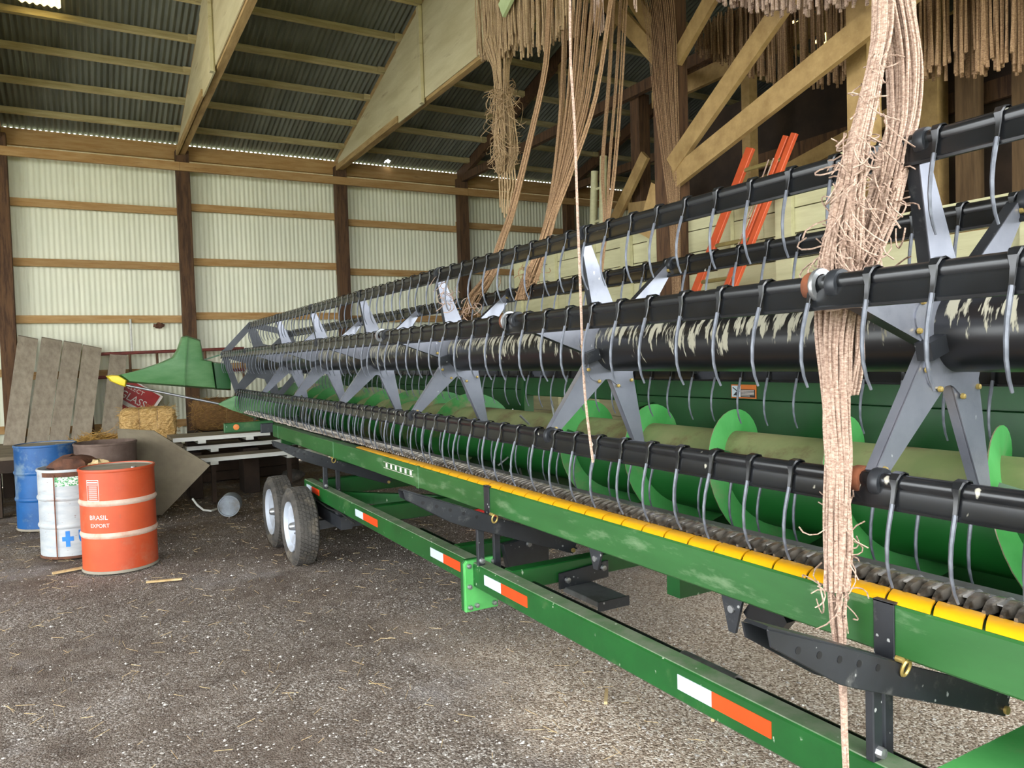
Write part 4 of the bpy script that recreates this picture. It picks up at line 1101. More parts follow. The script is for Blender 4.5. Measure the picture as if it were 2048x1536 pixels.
# orange drum
OX, OY, OR, OH = .205, 7.22, .287, .86
d1 = drum('orange steel drum with white hoops and stencil, standing in front of the others', OX, OY, OR, OH, 'barrel_orange', 'barrel_hoop', 'barrel_lid')
A0 = math.radians(219)
lab = build(wrap_rect(OX, OY, OR + .0015, A0 - .02, A0 + .36, .605, .612), 'label_frame', 'print_white', d1); lab['label'] = 'faded white printed panel'
for q in range(9):
    build(wrap_rect(OX, OY, OR + .0015, A0 + (.0 if q < 2 else .05), A0 + (.33 if q < 2 else .31), .755 - .0165 * q, .755 - .0165 * q + (.010 if q == 0 else .005)), 'label_line', 'print_white', lab)
build(wrap_rect(OX, OY, OR + .0015, A0 - .02, A0 + .36, .775, .780), 'label_line', 'print_white', lab)
for a in (A0 - .02, A0 + .35):
    build(wrap_rect(OX, OY, OR + .0015, a, a + .012, .605, .78, 2), 'label_line', 'print_white', lab)
build(wrap_text('BRASIL', .052, OX, OY, OR + .0015, A0 + .03, .455), 'lettering', 'print_white', d1, fix=False)
build(wrap_text('EXPORT', .043, OX, OY, OR + .0015, A0 + .055, .392), 'lettering', 'print_white', d1, fix=False)

# white drum
WX, WYY, WR, WH = -.125, 8.02, .287, .80
d2 = drum('white rust-streaked open drum with a blue cross, behind the orange one', WX, WYY, WR, WH, 'barrel_white', 'barrel_white', 'rust_brown', True)
a_ = math.radians(257)
build(wrap_rect(WX, WYY, WR + .0015, a_ - .16, a_ + .16, .165, .205), 'cross_bar', 'print_blue', d2)
build(wrap_rect(WX, WYY, WR + .0017, a_ - .06, a_ + .06, .115, .255), 'cross_bar', 'print_blue', d2)
build(wrap_text('U', .17, WX, WYY, WR + .0015, a_ + .26, .14), 'lettering', 'print_blue', d2, fix=False)
pg_ = build(wrap_rect(WX, WYY, WR + .0015, math.radians(240), math.radians(300), .655, .735, 14), 'printed_band', 'print_green', d2)
build(wrap_rect(WX, WYY, WR + .001, math.radians(213), math.radians(330), .735, .80, 20), 'rust_band', 'rust_brown', d2)
build(wrap_rect(WX, WYY, WR + .013, math.radians(238.5), math.radians(240.5), .02, .76, 2), 'rust_run', 'rust', d2)
# junk poking out of the white drum
def blob(c, rx, ry, rz, n=12, m=8, jit=.15, seed=1):
    rg = random.Random(seed); mb = MB()
    for j in range(m + 1):
        ph = math.pi * j / m
        for i in range(n):
            t = 2 * math.pi * i / n; k = 1 + rg.uniform(-jit, jit)
            mb.v.append((c[0] + rx * k * math.sin(ph) * math.cos(t), c[1] + ry * k * math.sin(ph) * math.sin(t), c[2] + rz * k * math.cos(ph)))
    for j in range(m):
        for i in range(n):
            a = j * n + i; b = j * n + (i + 1) % n
            mb.f.append((a, b, b + n, a + n)); mb.m.append(0)
    return mb
tag(build(blob((WX, WYY, .80), .19, .19, .10, seed=4), 'rusty_lump', 'rust_brown', base=(WX, WYY, .7), smooth=True), 'crumpled brown lump sitting in the white drum mouth', 'scrap')
tag(build(blob((WX + .2, WYY - .13, .79), .10, .08, .06, jit=.3, seed=9), 'paper_scrap', 'straw_pale', base=(WX + .2, WYY - .13, .74)), 'pale crumpled scrap on the white drum rim', 'scrap')

# blue and rusty drums
BX, BY = -.40, 9.55
d3 = drum('blue steel drum at the far left below the leaning boards', BX, BY, .29, .90, 'barrel_blue', 'barrel_blue', 'barrel_lid')
RX_, RY_ = .165, 9.22
d4 = drum('brown rusty open-topped drum between blue drum and plywood sheet', RX_, RY_, .30, .90, 'barrel_rust', 'barrel_rust', 'rust_brown', True)

# plywood sheet leaning behind the drums
pw = MB().add([(.30, 9.62, 1.0), (.66, 9.50, .96), (1.20, 9.15, .55), (.70, 9.42, .0), (.30, 9.62, .0)], [(0, 1, 2, 3, 4)])
n_ = Vector((.3, .95, .1)).normalized() * .014
k = len(pw.v)
pw.v += [(a + n_.x, b + n_.y, c + n_.z) for a, b, c in pw.v[:k]]
pw.f += [tuple(k + i for i in reversed(range(k)))] + [(i, k + i, k + (i + 1) % k, (i + 1) % k) for i in range(k)]; pw.m += [0] * (k + 1)
tag(build(pw, 'plywood_sheet', 'old_ply', base=(.7, 9.45, 0)), 'weathered plywood sheet leaning on its corner beside the rusty drum', 'plywood')

# low timber platform along the wall
pf = thing('timber_platform', 'low platform of old planks along the corrugated wall', 'platform', (-.4, 11.6, 0))
for q in range(6):
    y = 10.35 + q * .33
    build(MB().box(-3.0, 1.05, y, y + .315, .665, .705), 'plank', 'bench_top', pf)
build(MB().box(-3.0, 1.05, 10.36, 10.42, .52, .664), 'front_board', 'dark_wood', pf)
for x in (-2.8, -1.5, -.95, .9):
    for y in (10.45, 12.1):
        build(MB().box(x - .06, x + .06, y, y + .12, 0, .66), 'leg', 'dark_wood', pf)

# grey boards leaning on the wall from the platform
bd = [(-.98, -.80, -.56, 2.19, 2.13), (-.72, -.515, -.26, 2.16, 2.10), (-.46, -.24, -.01, 2.10, 2.05), (-.20, .005, .245, 2.04, 1.98)]
labs = ['leaning grey board nearest the left shed post', 'second grey leaning board, widest gap to its left', 'third grey leaning board, middle of the set', 'fourth grey leaning board, short and close to third']
for (xb, xt0, xt1, z0, z1), lb in zip(bd, labs):
    w = xt1 - xt0
    zb = .706; yb = 12.05
    pts_ = [(xb, yb, zb), (xb + w, yb, zb), (xt1, 12.93, z1), (xt0, 12.93, z0)]
    mb = MB().add(pts_ + [(x, y + .036, z + .016) for x, y, z in pts_], [(0, 1, 2, 3), (7, 6, 5, 4), (0, 4, 5, 1), (1, 5, 6, 2), (2, 6, 7, 3), (3, 7, 4, 0)])
    tag(build(mb, 'grey_board', 'grey_board', base=(xb, yb, zb)), lb, 'board', 'grey boards leaning on the wall')
pts_ = [(.16, 12.1, .706), (.40, 12.1, .706), (.58, 12.98, 1.87), (.355, 12.98, 1.92)]
mb = MB().add(pts_ + [(x, y + .036, z + .016) for x, y, z in pts_], [(0, 1, 2, 3), (7, 6, 5, 4), (0, 4, 5, 1), (1, 5, 6, 2), (2, 6, 7, 3), (3, 7, 4, 0)])
tag(build(mb, 'grey_board', 'grey_board', base=(.16, 12.1, .706)), 'lone shorter grey board leaning behind the yellow divider tip', 'board', 'grey boards leaning on the wall')

# straw bales and loose straw
def bale(label, x0, x1, y0, y1, z0, z1, seed, mname='hay'):
    rg = random.Random(seed); mb = MB(); nx, ny, nz = 10, 6, 7
    t = thing('straw_bale', label, 'bale', ((x0 + x1) / 2, (y0 + y1) / 2, z0), 'straw bales on the platform')
    def P(u, v, w):
        cu = lambda s: s
        px, py, pz = u * 2 - 1, v * 2 - 1, w * 2 - 1
        k = (abs(px) ** 6 + abs(py) ** 6 + abs(pz) ** 6) ** (1 / 6.0)
        px, py, pz = px / max(k, 1e-6) * max(abs(px), abs(py), abs(pz)), py / max(k, 1e-6) * max(abs(px), abs(py), abs(pz)), pz / max(k, 1e-6) * max(abs(px), abs(py), abs(pz))
        g_ = 1 - .05 * (math.exp(-((px - .3) / .06) ** 2) + math.exp(-((px + .35) / .06) ** 2))
        j = lambda: rg.uniform(-.009, .009)
        return ((x0 + x1) / 2 + px * (x1 - x0) / 2 + j(), (y0 + y1) / 2 + py * (y1 - y0) / 2 * g_ + j(), max(z0, (z0 + z1) / 2 + pz * (z1 - z0) / 2 * g_ + j()))
    idx = {}
    nx, ny, nz = 18, 10, 10
    def V(i, j, k_):
        key = (i, j, k_)
        if key not in idx:
            mb.v.append(P(i / nx, j / ny, k_ / nz)); idx[key] = len(mb.v) - 1
        return idx[key]
    for i in range(nx):
        for j in range(ny):
            for kk in (0, nz): mb.f.append((V(i, j, kk), V(i + 1, j, kk), V(i + 1, j + 1, kk), V(i, j + 1, kk))); mb.m.append(0)
    for i in range(nx):
        for kk in range(nz):
            for j in (0, ny): mb.f.append((V(i, j, kk), V(i + 1, j, kk), V(i + 1, j, kk + 1), V(i, j, kk + 1))); mb.m.append(0)
    for j in range(ny):
        for kk in range(nz):
            for i in (0, nx): mb.f.append((V(i, j, kk), V(i, j + 1, kk), V(i, j + 1, kk + 1), V(i, j, kk + 1))); mb.m.append(0)
    build(mb, 'bale_body', mname, t)
    st = MB()
    for q in range(420):
        side = rg.random()
        u, w = rg.random(), rg.random()
        if side < .6: p = Vector((x0 + u * (x1 - x0), y0 - .002, z0 + .03 + w * (z1 - z0 - .05)))
        elif side < .8: p = Vector((x0 + u * (x1 - x0), y0 + w * (y1 - y0), z1 + .001))
        else: p = Vector((x1 if side < .9 else x0, y0 + u * (y1 - y0), z0 + .03 + w * (z1 - z0 - .05)))
        d = Vector((rg.uniform(-1, 1), rg.uniform(-.35, .1), rg.uniform(-.5, .5))).normalized() * rg.uniform(.03, .08)
        st.tube([p, p + d], .0022, 3)
    o_ = build(st, 'stray_straw', 'straw', t); o_['kind'] = 'stuff'
    for px in (.3, -.35):
        xx = (x0 + x1) / 2 + px * (x1 - x0) / 2
        build(MB().tube([(xx, y0 + .008, z0 + .01), (xx, y0 + .006, z1 - .02), (xx, y0 + .03, z1 - .005), (xx, y1 - .03, z1 - .005)], .004, 5), 'baling_twine', 'twine_dark', t)
    return t
bale('golden straw bale on the platform above the plywood sheet', .37, 1.03, 10.75, 11.2, .706, 1.16, 3)
mat('hay_dark', (150, 112, 66), (106, 76, 42), rough=0.95, scale=34, stretch=(0.5, 1.5, 3), bump=1.0, bscale=60)
for q, lb in enumerate(('lowest', 'second lowest', 'middle', 'second highest', 'topmost')):
    tag(build(MB().box(1.32 + .03 * (q % 2), 2.8, 11.65, 12.4, .002 + q * .141, .141 + q * .141), 'squared_timber', 'dark_wood', base=(2.0, 11.9, .002 + q * .141), bevel=.008), lb + ' dark squared timber stacked under the darker bale', 'timber', 'timbers under the darker bale')
bale('darker brown straw bale below the green divider nose', 1.36, 2.7, 11.75, 12.25, .712, 1.20, 8, 'hay_dark')
st = MB(); rg = random.Random(5)
for q in range(1500):
    a = rg.random() * 6.28; rr = math.sqrt(rg.random())
    x = .13 + .36 * rr * math.cos(a); y = 10.95 + .42 * rr * math.sin(a)
    z = .71 + .20 * (1 - rr) ** .7 * rg.random() + .0
    d = Vector((rg.uniform(-1, 1), rg.uniform(-1, 1), rg.uniform(-.25, .45))).normalized() * rg.uniform(.05, .13)
    st.tube([(x, y, z), Vector((x, y, z)) + d], .0028, 3, caps=False)
tag(build(st, 'loose_straw', 'straw', base=(.1, 11, .7), fix=False), 'heap of loose golden straw left of the bale', 'straw', None, 'stuff')

# red sign partly hidden behind the divider rod
sg = thing('tin_sign', 'tilted red sign with white lettering leaning above the straw bale', 'sign', (.6, 12.3, .71))
ex = Vector((.86, -.02, -.58)).normalized(); ez = Vector((.5, .12, .8)); ez = (ez - ex * ez.dot(ex)).normalized(); en = ex.cross(ez)
so = Vector((.30, 12.80, 1.30))
def sgp(u, v, d=0.0): return so + ex * u + ez * v - en * d * -1
def sign_panel(u0, u1, v0, v1, d0, d1, name, mname, par):
    vv = [sgp(u, v, d) for d in (d0, d1) for u, v in ((u0, v0), (u1, v0), (u1, v1), (u0, v1))]
    return build(MB().add(vv, [(0, 1, 2, 3), (7, 6, 5, 4), (0, 4, 5, 1), (1, 5, 6, 2), (2, 6, 7, 3), (3, 7, 4, 0)]), name, mname, par)
fsign = 1 if en.y > 0 else -1
sd = -.006 * fsign
sign_panel(0, .66, -.14, .36, 0, sd * -.6, 'backing', 'sign_white', sg)
sign_panel(.0, .62, .03, .34, sd, sd * .05, 'red_panel', 'sign_red', sg)
v, f = text_mesh('UGLASS', .155)
build(MB().add([sgp(.02 + x * .92, .06 + y, sd * 1.3) for x, y, _ in v], f), 'lettering', 'sign_white', sg, fix=False)
v, f = text_mesh('ELECT', .09)
build(MB().add([sgp(.16 + x, .215 + y, sd * 1.3) for x, y, _ in v], f), 'lettering', 'sign_white', sg, fix=False)
sign_panel(.0, .42, -.10, -.03, sd, sd * .05, 'red_panel', 'sign_red', sg)

# long rusty pipe gate lying against the wall
gt = thing('pipe_gate', 'rusty red pipe gate standing along the wall behind the divider', 'gate', (1.1, 12.6, 0))
for z in (1.93, 1.58):
    build(MB().tube([(.05, 12.74 + .13 * z, z - .03), (2.3, 12.74 + .13 * z, z + .02)], .026, 10), 'rail', 'pipe_rust', gt, smooth=True)
for x in (.08, .62, 1.0, 1.7, 2.27):
    build(MB().tube([(x, 12.74 + (0 if x in (.08, 2.27) else .205), .0 if x in (.08, 2.27) else 1.58), (x, 12.99, 1.93)], .018, 8), 'upright', 'post_wood', gt, smooth=True)
# wire hanger and nest on the wall
tag(build(blob((1.06, 13.17, 2.34), .07, .03, .04, jit=.4, seed=2), 'bird_nest', 'rust_brown', base=(1.06, 13.17, 2.3)), 'small dark clump stuck under the wall girt', 'nest')
tag(build(MB().tube([(.66, 13.16, 2.44), (.66, 13.16, 1.9)], .016, 8), 'conduit', 'white_board', base=(.66, 13.16, 1.9), smooth=True), 'thin white pipe hanging down the wall from a girt', 'pipe')

# stacked bench tops
def bench(label, x0, y0, z, L, D, rot, legs=False):
    t = thing('bench', label, 'bench', (x0, y0, z - .1), 'stacked white-edged benches')
    e1 = Vector((math.cos(rot), math.sin(rot), 0)); e2 = Vector((-math.sin(rot), math.cos(rot), 0)); o = Vector((x0, y0, z))
    n = 4; w = D / n
    def blk(a, b, c, d, z0, z1, name, m_):
        vv = [o + e1 * u + e2 * v + Vector((0, 0, zz)) for zz in (z0, z1) for u, v in ((a, c), (b, c), (b, d), (a, d))]
        return build(MB().add(vv, [(3, 2, 1, 0), (4, 5, 6, 7), (0, 1, 5, 4), (1, 2, 6, 5), (2, 3, 7, 6), (3, 0, 4, 7)]), name, m_, t)
    for q in range(n):
        blk(0, L, q * w, q * w + w - .012, 0, .036, 'slat', 'bench_top')
    blk(0, L, -.022, -.001, -.012, .037, 'edge_board', 'white_board')
    for u in (.28, L - .3):
        blk(u, u + .09, -.035, D, -.05, -.0125, 'cleat', 'white_board')
    if legs:
        for u in (.3, L - .28):
            blk(u, u + .05, .05, .1, -z + .004, -.0505, 'leg', 'dark_wood')
    return t
bench('topmost white-edged slatted bench of the stack near the bales', .90, 10.0, .775, 1.15, .62, .02)
bench('middle white-edged slatted bench of the stack', 1.07, 10.2, .64, 1.6, .5, .02)
bench('lowest white-edged slatted bench, standing on legs', 1.0, 9.75, .53, 1.5, .36, .03, True)
for a, b, lb in ((1.09, 1.25, 'near the plywood sheet'), (1.75, 1.95, 'near the trailer wheels')):
    tag(build(MB().box(a, b, 10.25, 10.62, .002, .588), 'timber_block', 'dark_wood', base=(a, 10.4, 0), bevel=.008), 'dark block propping the middle bench ' + lb, 'timber', 'blocks under the benches')
    tag(build(MB().box(a, b, 10.28, 10.55, .678, .724), 'timber_spacer', 'dark_wood', base=(a, 10.4, .678), bevel=.006), 'dark spacer between the two upper benches ' + lb, 'timber', 'spacers between the benches')

# grey can on its side
cn = thing('metal_can', 'dented grey metal can lying on the floor left of the wheels', 'can', (1.36, 9.0, 0))
ax = Vector((.28, .96, 0)).normalized(); c0 = Vector((1.33, 8.82, .118))
def tilt_lathe(prof, c, ax, n=28):
    e1 = Vector((0, 0, 1)); e2 = ax.cross(e1); mb = MB(); kk = len(prof)
    for r, h in prof:
        for j in range(n):
            t = 2 * math.pi * j / n
            p = c + ax * h + (e1 * math.cos(t) + e2 * math.sin(t)) * r
            mb.v.append(tuple(p))
    for i in range(kk - 1):
        for j in range(n):
            a = i * n + j; b = i * n + (j + 1) % n
            mb.f.append((a, b, b + n, a + n)); mb.m.append(0)
    return mb
build(tilt_lathe([(.112, 0), (.116, .006), (.116, .24), (.112, .25), (0, .25)], c0, ax), 'body', 'can_grey', cn, smooth=True)
build(tilt_lathe([(0, .008), (.104, .008), (.108, -.004), (.118, -.004), (.118, .012), (.113, .014)], c0, ax), 'end_cap', 'can_grey', cn, smooth=True)
# curved white strap scraps near the plywood, small rags
tag(build(MB().tube([(1.02, 9.35, .16), (1.06, 9.3, .09), (1.12, 9.26, .03), (1.2, 9.25, .012), (1.27, 9.33, .012)], .012, 8), 'white_hose', 'white_board', base=(1.2, 9.25, 0), smooth=True), 'short curved white hose on the floor beside the plywood', 'hose')
tag(build(blob((3.42, 6.7, .10), .13, .13, .11, seed=12, jit=.08), 'red_bucket', 'red_bright', base=(3.42, 6.7, 0), smooth=True), 'red plastic jug on the floor under the header', 'jug')
tag(build(blob((2.52, 10.9, .08), .17, .1, .09, seed=14, jit=.1), 'old_tire', 'tire', base=(2.52, 10.9, 0), smooth=True), 'dark rubber lump on the floor behind the wheels', 'rubber')

# ladders
ld = thing('extension_ladder', 'orange fibreglass extension ladder leaning on the cream partition', 'ladder', (4.4, 5.1, 0))
def lad(y_b, y_t, name):
    a = Vector((4.30, y_b, 0)); b = Vector((4.92, y_t, 3.36))
    return build(MB().bar(a, b, .035, .085 if y_b > 5.8 else .055, up=(0, 1, 0)), name, 'ladder_orange', ld, bevel=.004), a, b
dy = .62
for y_b, y_t in ((5.89, 4.54), (5.42, 4.09), (5.51, 4.17)):
    lad(y_b, y_t, 'side_rail')
for q in range(11):
    f_ = (q + .6) / 11.2
    p0 = Vector((4.30, 5.89, 0)).lerp(Vector((4.92, 4.54, 3.36)), f_); p1 = Vector((4.30, 5.46, 0)).lerp(Vector((4.92, 4.13, 3.36)), f_)
    build(MB().tube([p0, (p1.x, p1.y, p0.z)], .018, 8), 'rung', 'rung', ld, smooth=True)
for q in (0, 1):
    build(MB().tube([(4.42, 5.4 - q * .05, .3), (4.86, 4.3 - q * .05, 3.2)], .006, 6), 'rope', 'twine', ld)
pl_ = thing('pole_ladder', 'old pale pole ladder standing by the far eave wall', 'ladder', (6.0, 8.3, 0))
build(MB().tube([(6.0, 8.62, 0), (6.0, 8.22, 4.10)], .05, 10), 'pole', 'cream_paint', pl_, smooth=True)
build(MB().tube([(6.0, 8.30, 0), (6.0, 8.02, 4.25)], .05, 10), 'pole', 'cream_paint', pl_, smooth=True)
for q in range(9):
    z = .5 + q * .42
    build(MB().tube([(6.0, 8.62 - .098 * z, z), (6.0, 8.30 - .066 * z, z)], .018, 8), 'rung', 'cream_paint', pl_)

# floor debris: flat wood chips
for q, (x, y, l, w, a, lb) in enumerate(((.35, 6.5, .26, .025, -.3, 'thin splinter of wood lying in front of the orange drum'), (-.3, 7.25, .3, .04, .2, 'flat wood scrap on the floor below the white drum'), (2.1, 2.9, .14, .016, .9, 'pale wood stick on the gravel behind the trailer beam'), (2.4, 2.5, .14, .014, .5, 'short pale stick on the gravel under the support rail'))):
    e = Vector((math.cos(a), math.sin(a), 0))
    tag(build(MB().bar(Vector((x, y, .012)), Vector((x, y, .014)) + e * l, w, .014), 'wood_scrap', 'straw_pale', base=(x, y, 0)), lb, 'wood scrap', 'wood scraps on the floor')

# ================================================================== BALER TWINE
ROPE_A = [(3.5, 5.287, 4.841), (3.4, 5.207, 4.544), (3.2, 4.982, 3.918), (3.0, 4.906, 3.34), (2.75, 4.784, 2.741), (2.6, 4.676, 2.502), (2.5, 4.654, 2.269), (2.47, 4.835, 2.128), (2.45, 4.964, 2.011)]
ROPE_B = [[(3.7, 5.332, 4.905), (3.6, 5.272, 4.612), (3.3, 4.915, 3.683), (3.0, 4.577, 3.005), (2.75, 4.296, 2.619), (2.62, 4.187, 2.398), (2.52, 4.17, 2.199), (2.46, 4.185, 2.04)], [(3.7, 5.202, 4.846), (3.6, 5.142, 4.558), (3.3, 4.823, 3.654), (3.0, 4.536, 2.995), (2.75, 4.283, 2.617), (2.62, 4.182, 2.397), (2.52, 4.17, 2.199), (2.46, 4.185, 2.04)], [(3.7, 5.132, 4.815), (3.6, 5.073, 4.529), (3.3, 4.773, 3.638), (3.0, 4.514, 2.99), (2.75, 4.275, 2.615), (2.62, 4.179, 2.397), (2.52, 4.17, 2.199), (2.46, 4.185, 2.04)], [(3.7, 5.05, 4.778), (3.6, 4.991, 4.495), (3.3, 4.714, 3.62), (3.0, 4.487, 2.984), (2.75, 4.266, 2.614), (2.62, 4.175, 2.396), (2.52, 4.17, 2.199), (2.46, 4.185, 2.04)], [(3.7, 4.956, 4.735), (3.6, 4.897, 4.456), (3.3, 4.647, 3.599), (3.0, 4.456, 2.977), (2.75, 4.256, 2.612), (2.62, 4.171, 2.395), (2.52, 4.17, 2.199), (2.46, 4.185, 2.04)], [(3.7, 4.865, 4.694), (3.6, 4.807, 4.418), (3.3, 4.581, 3.578), (3.0, 4.426, 2.97), (2.75, 4.246, 2.61), (2.62, 4.166, 2.395), (2.52, 4.17, 2.199), (2.46, 4.185, 2.04)], [(3.7, 4.727, 4.632), (3.6, 4.669, 4.36), (3.3, 4.479, 3.547), (3.0, 4.379, 2.959), (2.75, 4.23, 2.607), (2.62, 4.16, 2.394), (2.52, 4.17, 2.199), (2.46, 4.185, 2.04)]]
ROPE_C = [[(4.3, 5.464, 5.097), (4.3, 5.533, 4.863), (4.2, 5.488, 4.166), (4.0, 5.358, 3.32), (3.9, 5.211, 2.856), (3.8, 5.13, 2.462), (3.7, 5.043, 2.122)], [(4.3, 5.38, 5.059), (4.3, 5.446, 4.827), (4.2, 5.402, 4.137), (4.0, 5.272, 3.3), (3.9, 5.185, 2.851), (3.8, 5.13, 2.462), (3.7, 5.043, 2.122)], [(4.3, 5.297, 5.022), (4.3, 5.362, 4.792), (4.2, 5.317, 4.109), (4.0, 5.189, 3.28), (3.9, 5.16, 2.847), (3.8, 5.13, 2.462), (3.7, 5.043, 2.122)]]
ROPE_D = [(1.66, 2.397, 3.166), (1.62, 2.346, 2.989), (1.6, 2.324, 2.759), (1.59, 2.295, 2.514), (1.585, 2.284, 2.187), (1.58, 2.272, 1.951), (1.58, 2.268, 1.696), (1.58, 2.258, 1.515), (1.58, 2.221, 1.29)]
ROPE_POST = [[(4.87, 5.902, 5.373), (4.87, 5.771, 4.793), (4.87, 5.686, 4.099), (4.86, 5.567, 3.452), (4.86, 5.497, 3.016), (4.86, 5.477, 2.545), (4.86, 5.469, 2.168)], [(4.87, 5.873, 5.36), (4.87, 5.748, 4.784), (4.87, 5.667, 4.093), (4.86, 5.554, 3.449), (4.86, 5.489, 3.015), (4.86, 5.471, 2.544), (4.86, 5.463, 2.168)], [(4.87, 5.844, 5.347), (4.87, 5.725, 4.775), (4.87, 5.648, 4.087), (4.86, 5.541, 3.446), (4.86, 5.481, 3.013), (4.86, 5.465, 2.543), (4.86, 5.458, 2.167)], [(4.87, 5.816, 5.335), (4.87, 5.701, 4.766), (4.87, 5.63, 4.082), (4.86, 5.529, 3.443), (4.86, 5.474, 3.012), (4.86, 5.459, 2.542), (4.86, 5.452, 2.167)], [(4.87, 5.788, 5.322), (4.87, 5.678, 4.757), (4.87, 5.611, 4.076), (4.86, 5.516, 3.441), (4.86, 5.466, 3.01), (4.86, 5.452, 2.542), (4.86, 5.447, 2.166)], [(4.87, 5.76, 5.31), (4.87, 5.655, 4.748), (4.87, 5.593, 4.07), (4.86, 5.503, 3.438), (4.86, 5.459, 3.009), (4.86, 5.446, 2.541), (4.86, 5.441, 2.166)], [(4.87, 5.732, 5.297), (4.87, 5.633, 4.74), (4.87, 5.574, 4.065), (4.86, 5.491, 3.435), (4.86, 5.451, 3.008), (4.86, 5.44, 2.54), (4.86, 5.436, 2.166)], [(4.87, 5.705, 5.285), (4.87, 5.61, 4.731), (4.87, 5.556, 4.059), (4.86, 5.479, 3.432), (4.86, 5.443, 3.006), (4.86, 5.434, 2.539), (4.86, 5.43, 2.165)], [(4.87, 5.678, 5.273), (4.87, 5.587, 4.722), (4.87, 5.538, 4.054), (4.86, 5.466, 3.429), (4.86, 5.436, 3.005), (4.86, 5.428, 2.538), (4.86, 5.425, 2.165)], [(4.87, 5.65, 5.261), (4.87, 5.565, 4.714), (4.87, 5.52, 4.048), (4.86, 5.454, 3.426), (4.86, 5.428, 3.004), (4.86, 5.422, 2.538), (4.86, 5.419, 2.164)], [(4.87, 5.623, 5.249), (4.87, 5.542, 4.705), (4.87, 5.502, 4.043), (4.86, 5.441, 3.423), (4.86, 5.421, 3.002), (4.86, 5.415, 2.537), (4.86, 5.414, 2.164)], [(4.87, 5.596, 5.237), (4.87, 5.52, 4.696), (4.87, 5.484, 4.037), (4.86, 5.429, 3.42), (4.86, 5.413, 3.001), (4.86, 5.409, 2.536), (4.86, 5.408, 2.163)], [(4.87, 5.57, 5.225), (4.87, 5.498, 4.688), (4.87, 5.466, 4.032), (4.86, 5.417, 3.417), (4.86, 5.406, 2.999), (4.86, 5.403, 2.535), (4.86, 5.403, 2.163)], [(4.87, 5.543, 5.213), (4.87, 5.476, 4.679), (4.87, 5.448, 4.026), (4.86, 5.405, 3.415), (4.86, 5.398, 2.998), (4.86, 5.397, 2.535), (4.86, 5.397, 2.162)], [(4.87, 5.517, 5.201), (4.87, 5.454, 4.671), (4.87, 5.43, 4.021), (4.86, 5.392, 3.412), (4.86, 5.391, 2.997), (4.86, 5.391, 2.534), (4.86, 5.392, 2.162)], [(4.87, 5.491, 5.19), (4.87, 5.432, 4.663), (4.87, 5.413, 4.015), (4.86, 5.38, 3.409), (4.86, 5.383, 2.995), (4.86, 5.385, 2.533), (4.86, 5.386, 2.162)], [(4.87, 5.465, 5.178), (4.87, 5.411, 4.654), (4.87, 5.395, 4.01), (4.86, 5.368, 3.406), (4.86, 5.376, 2.994), (4.86, 5.379, 2.532), (4.86, 5.381, 2.161)], [(4.87, 5.439, 5.167), (4.87, 5.389, 4.646), (4.87, 5.378, 4.005), (4.86, 5.356, 3.403), (4.86, 5.369, 2.993), (4.86, 5.373, 2.532), (4.86, 5.376, 2.161)], [(4.87, 5.413, 5.155), (4.87, 5.368, 4.638), (4.87, 5.36, 3.999), (4.86, 5.344, 3.4), (4.86, 5.361, 2.991), (4.86, 5.366, 2.531), (4.86, 5.37, 2.16)]]
BUN_R = [(1.979, 1.3, 2.704), (1.973, 1.3, 2.623), (2.01, 1.3, 2.467), (2.007, 1.3, 2.33), (1.965, 1.3, 2.216), (1.923, 1.3, 2.103), (1.888, 1.31, 2.008), (1.841, 1.32, 1.913), (1.817, 1.33, 1.819), (1.819, 1.34, 1.738), (1.806, 1.34, 1.644), (1.78, 1.33, 1.55)]
BUN_L = [(1.92, 1.3, 2.691), (1.916, 1.3, 2.532), (1.882, 1.3, 2.42), (1.842, 1.3, 2.308), (1.799, 1.3, 2.198), (1.772, 1.3, 2.091), (1.763, 1.31, 2.001), (1.768, 1.33, 1.911), (1.767, 1.34, 1.819), (1.753, 1.34, 1.725), (1.737, 1.33, 1.619), (1.716, 1.31, 1.501), (1.709, 1.3, 1.384), (1.693, 1.29, 1.282), (1.677, 1.28, 1.155), (1.658, 1.27, 1.056)]
BUN_T = [(1.658, 1.27, 1.056), (1.657, 1.265, 0.967), (1.657, 1.26, 0.903), (1.636, 1.24, 0.812), (1.612, 1.22, 0.736), (1.59, 1.2, 0.643), (1.566, 1.18, 0.58)]

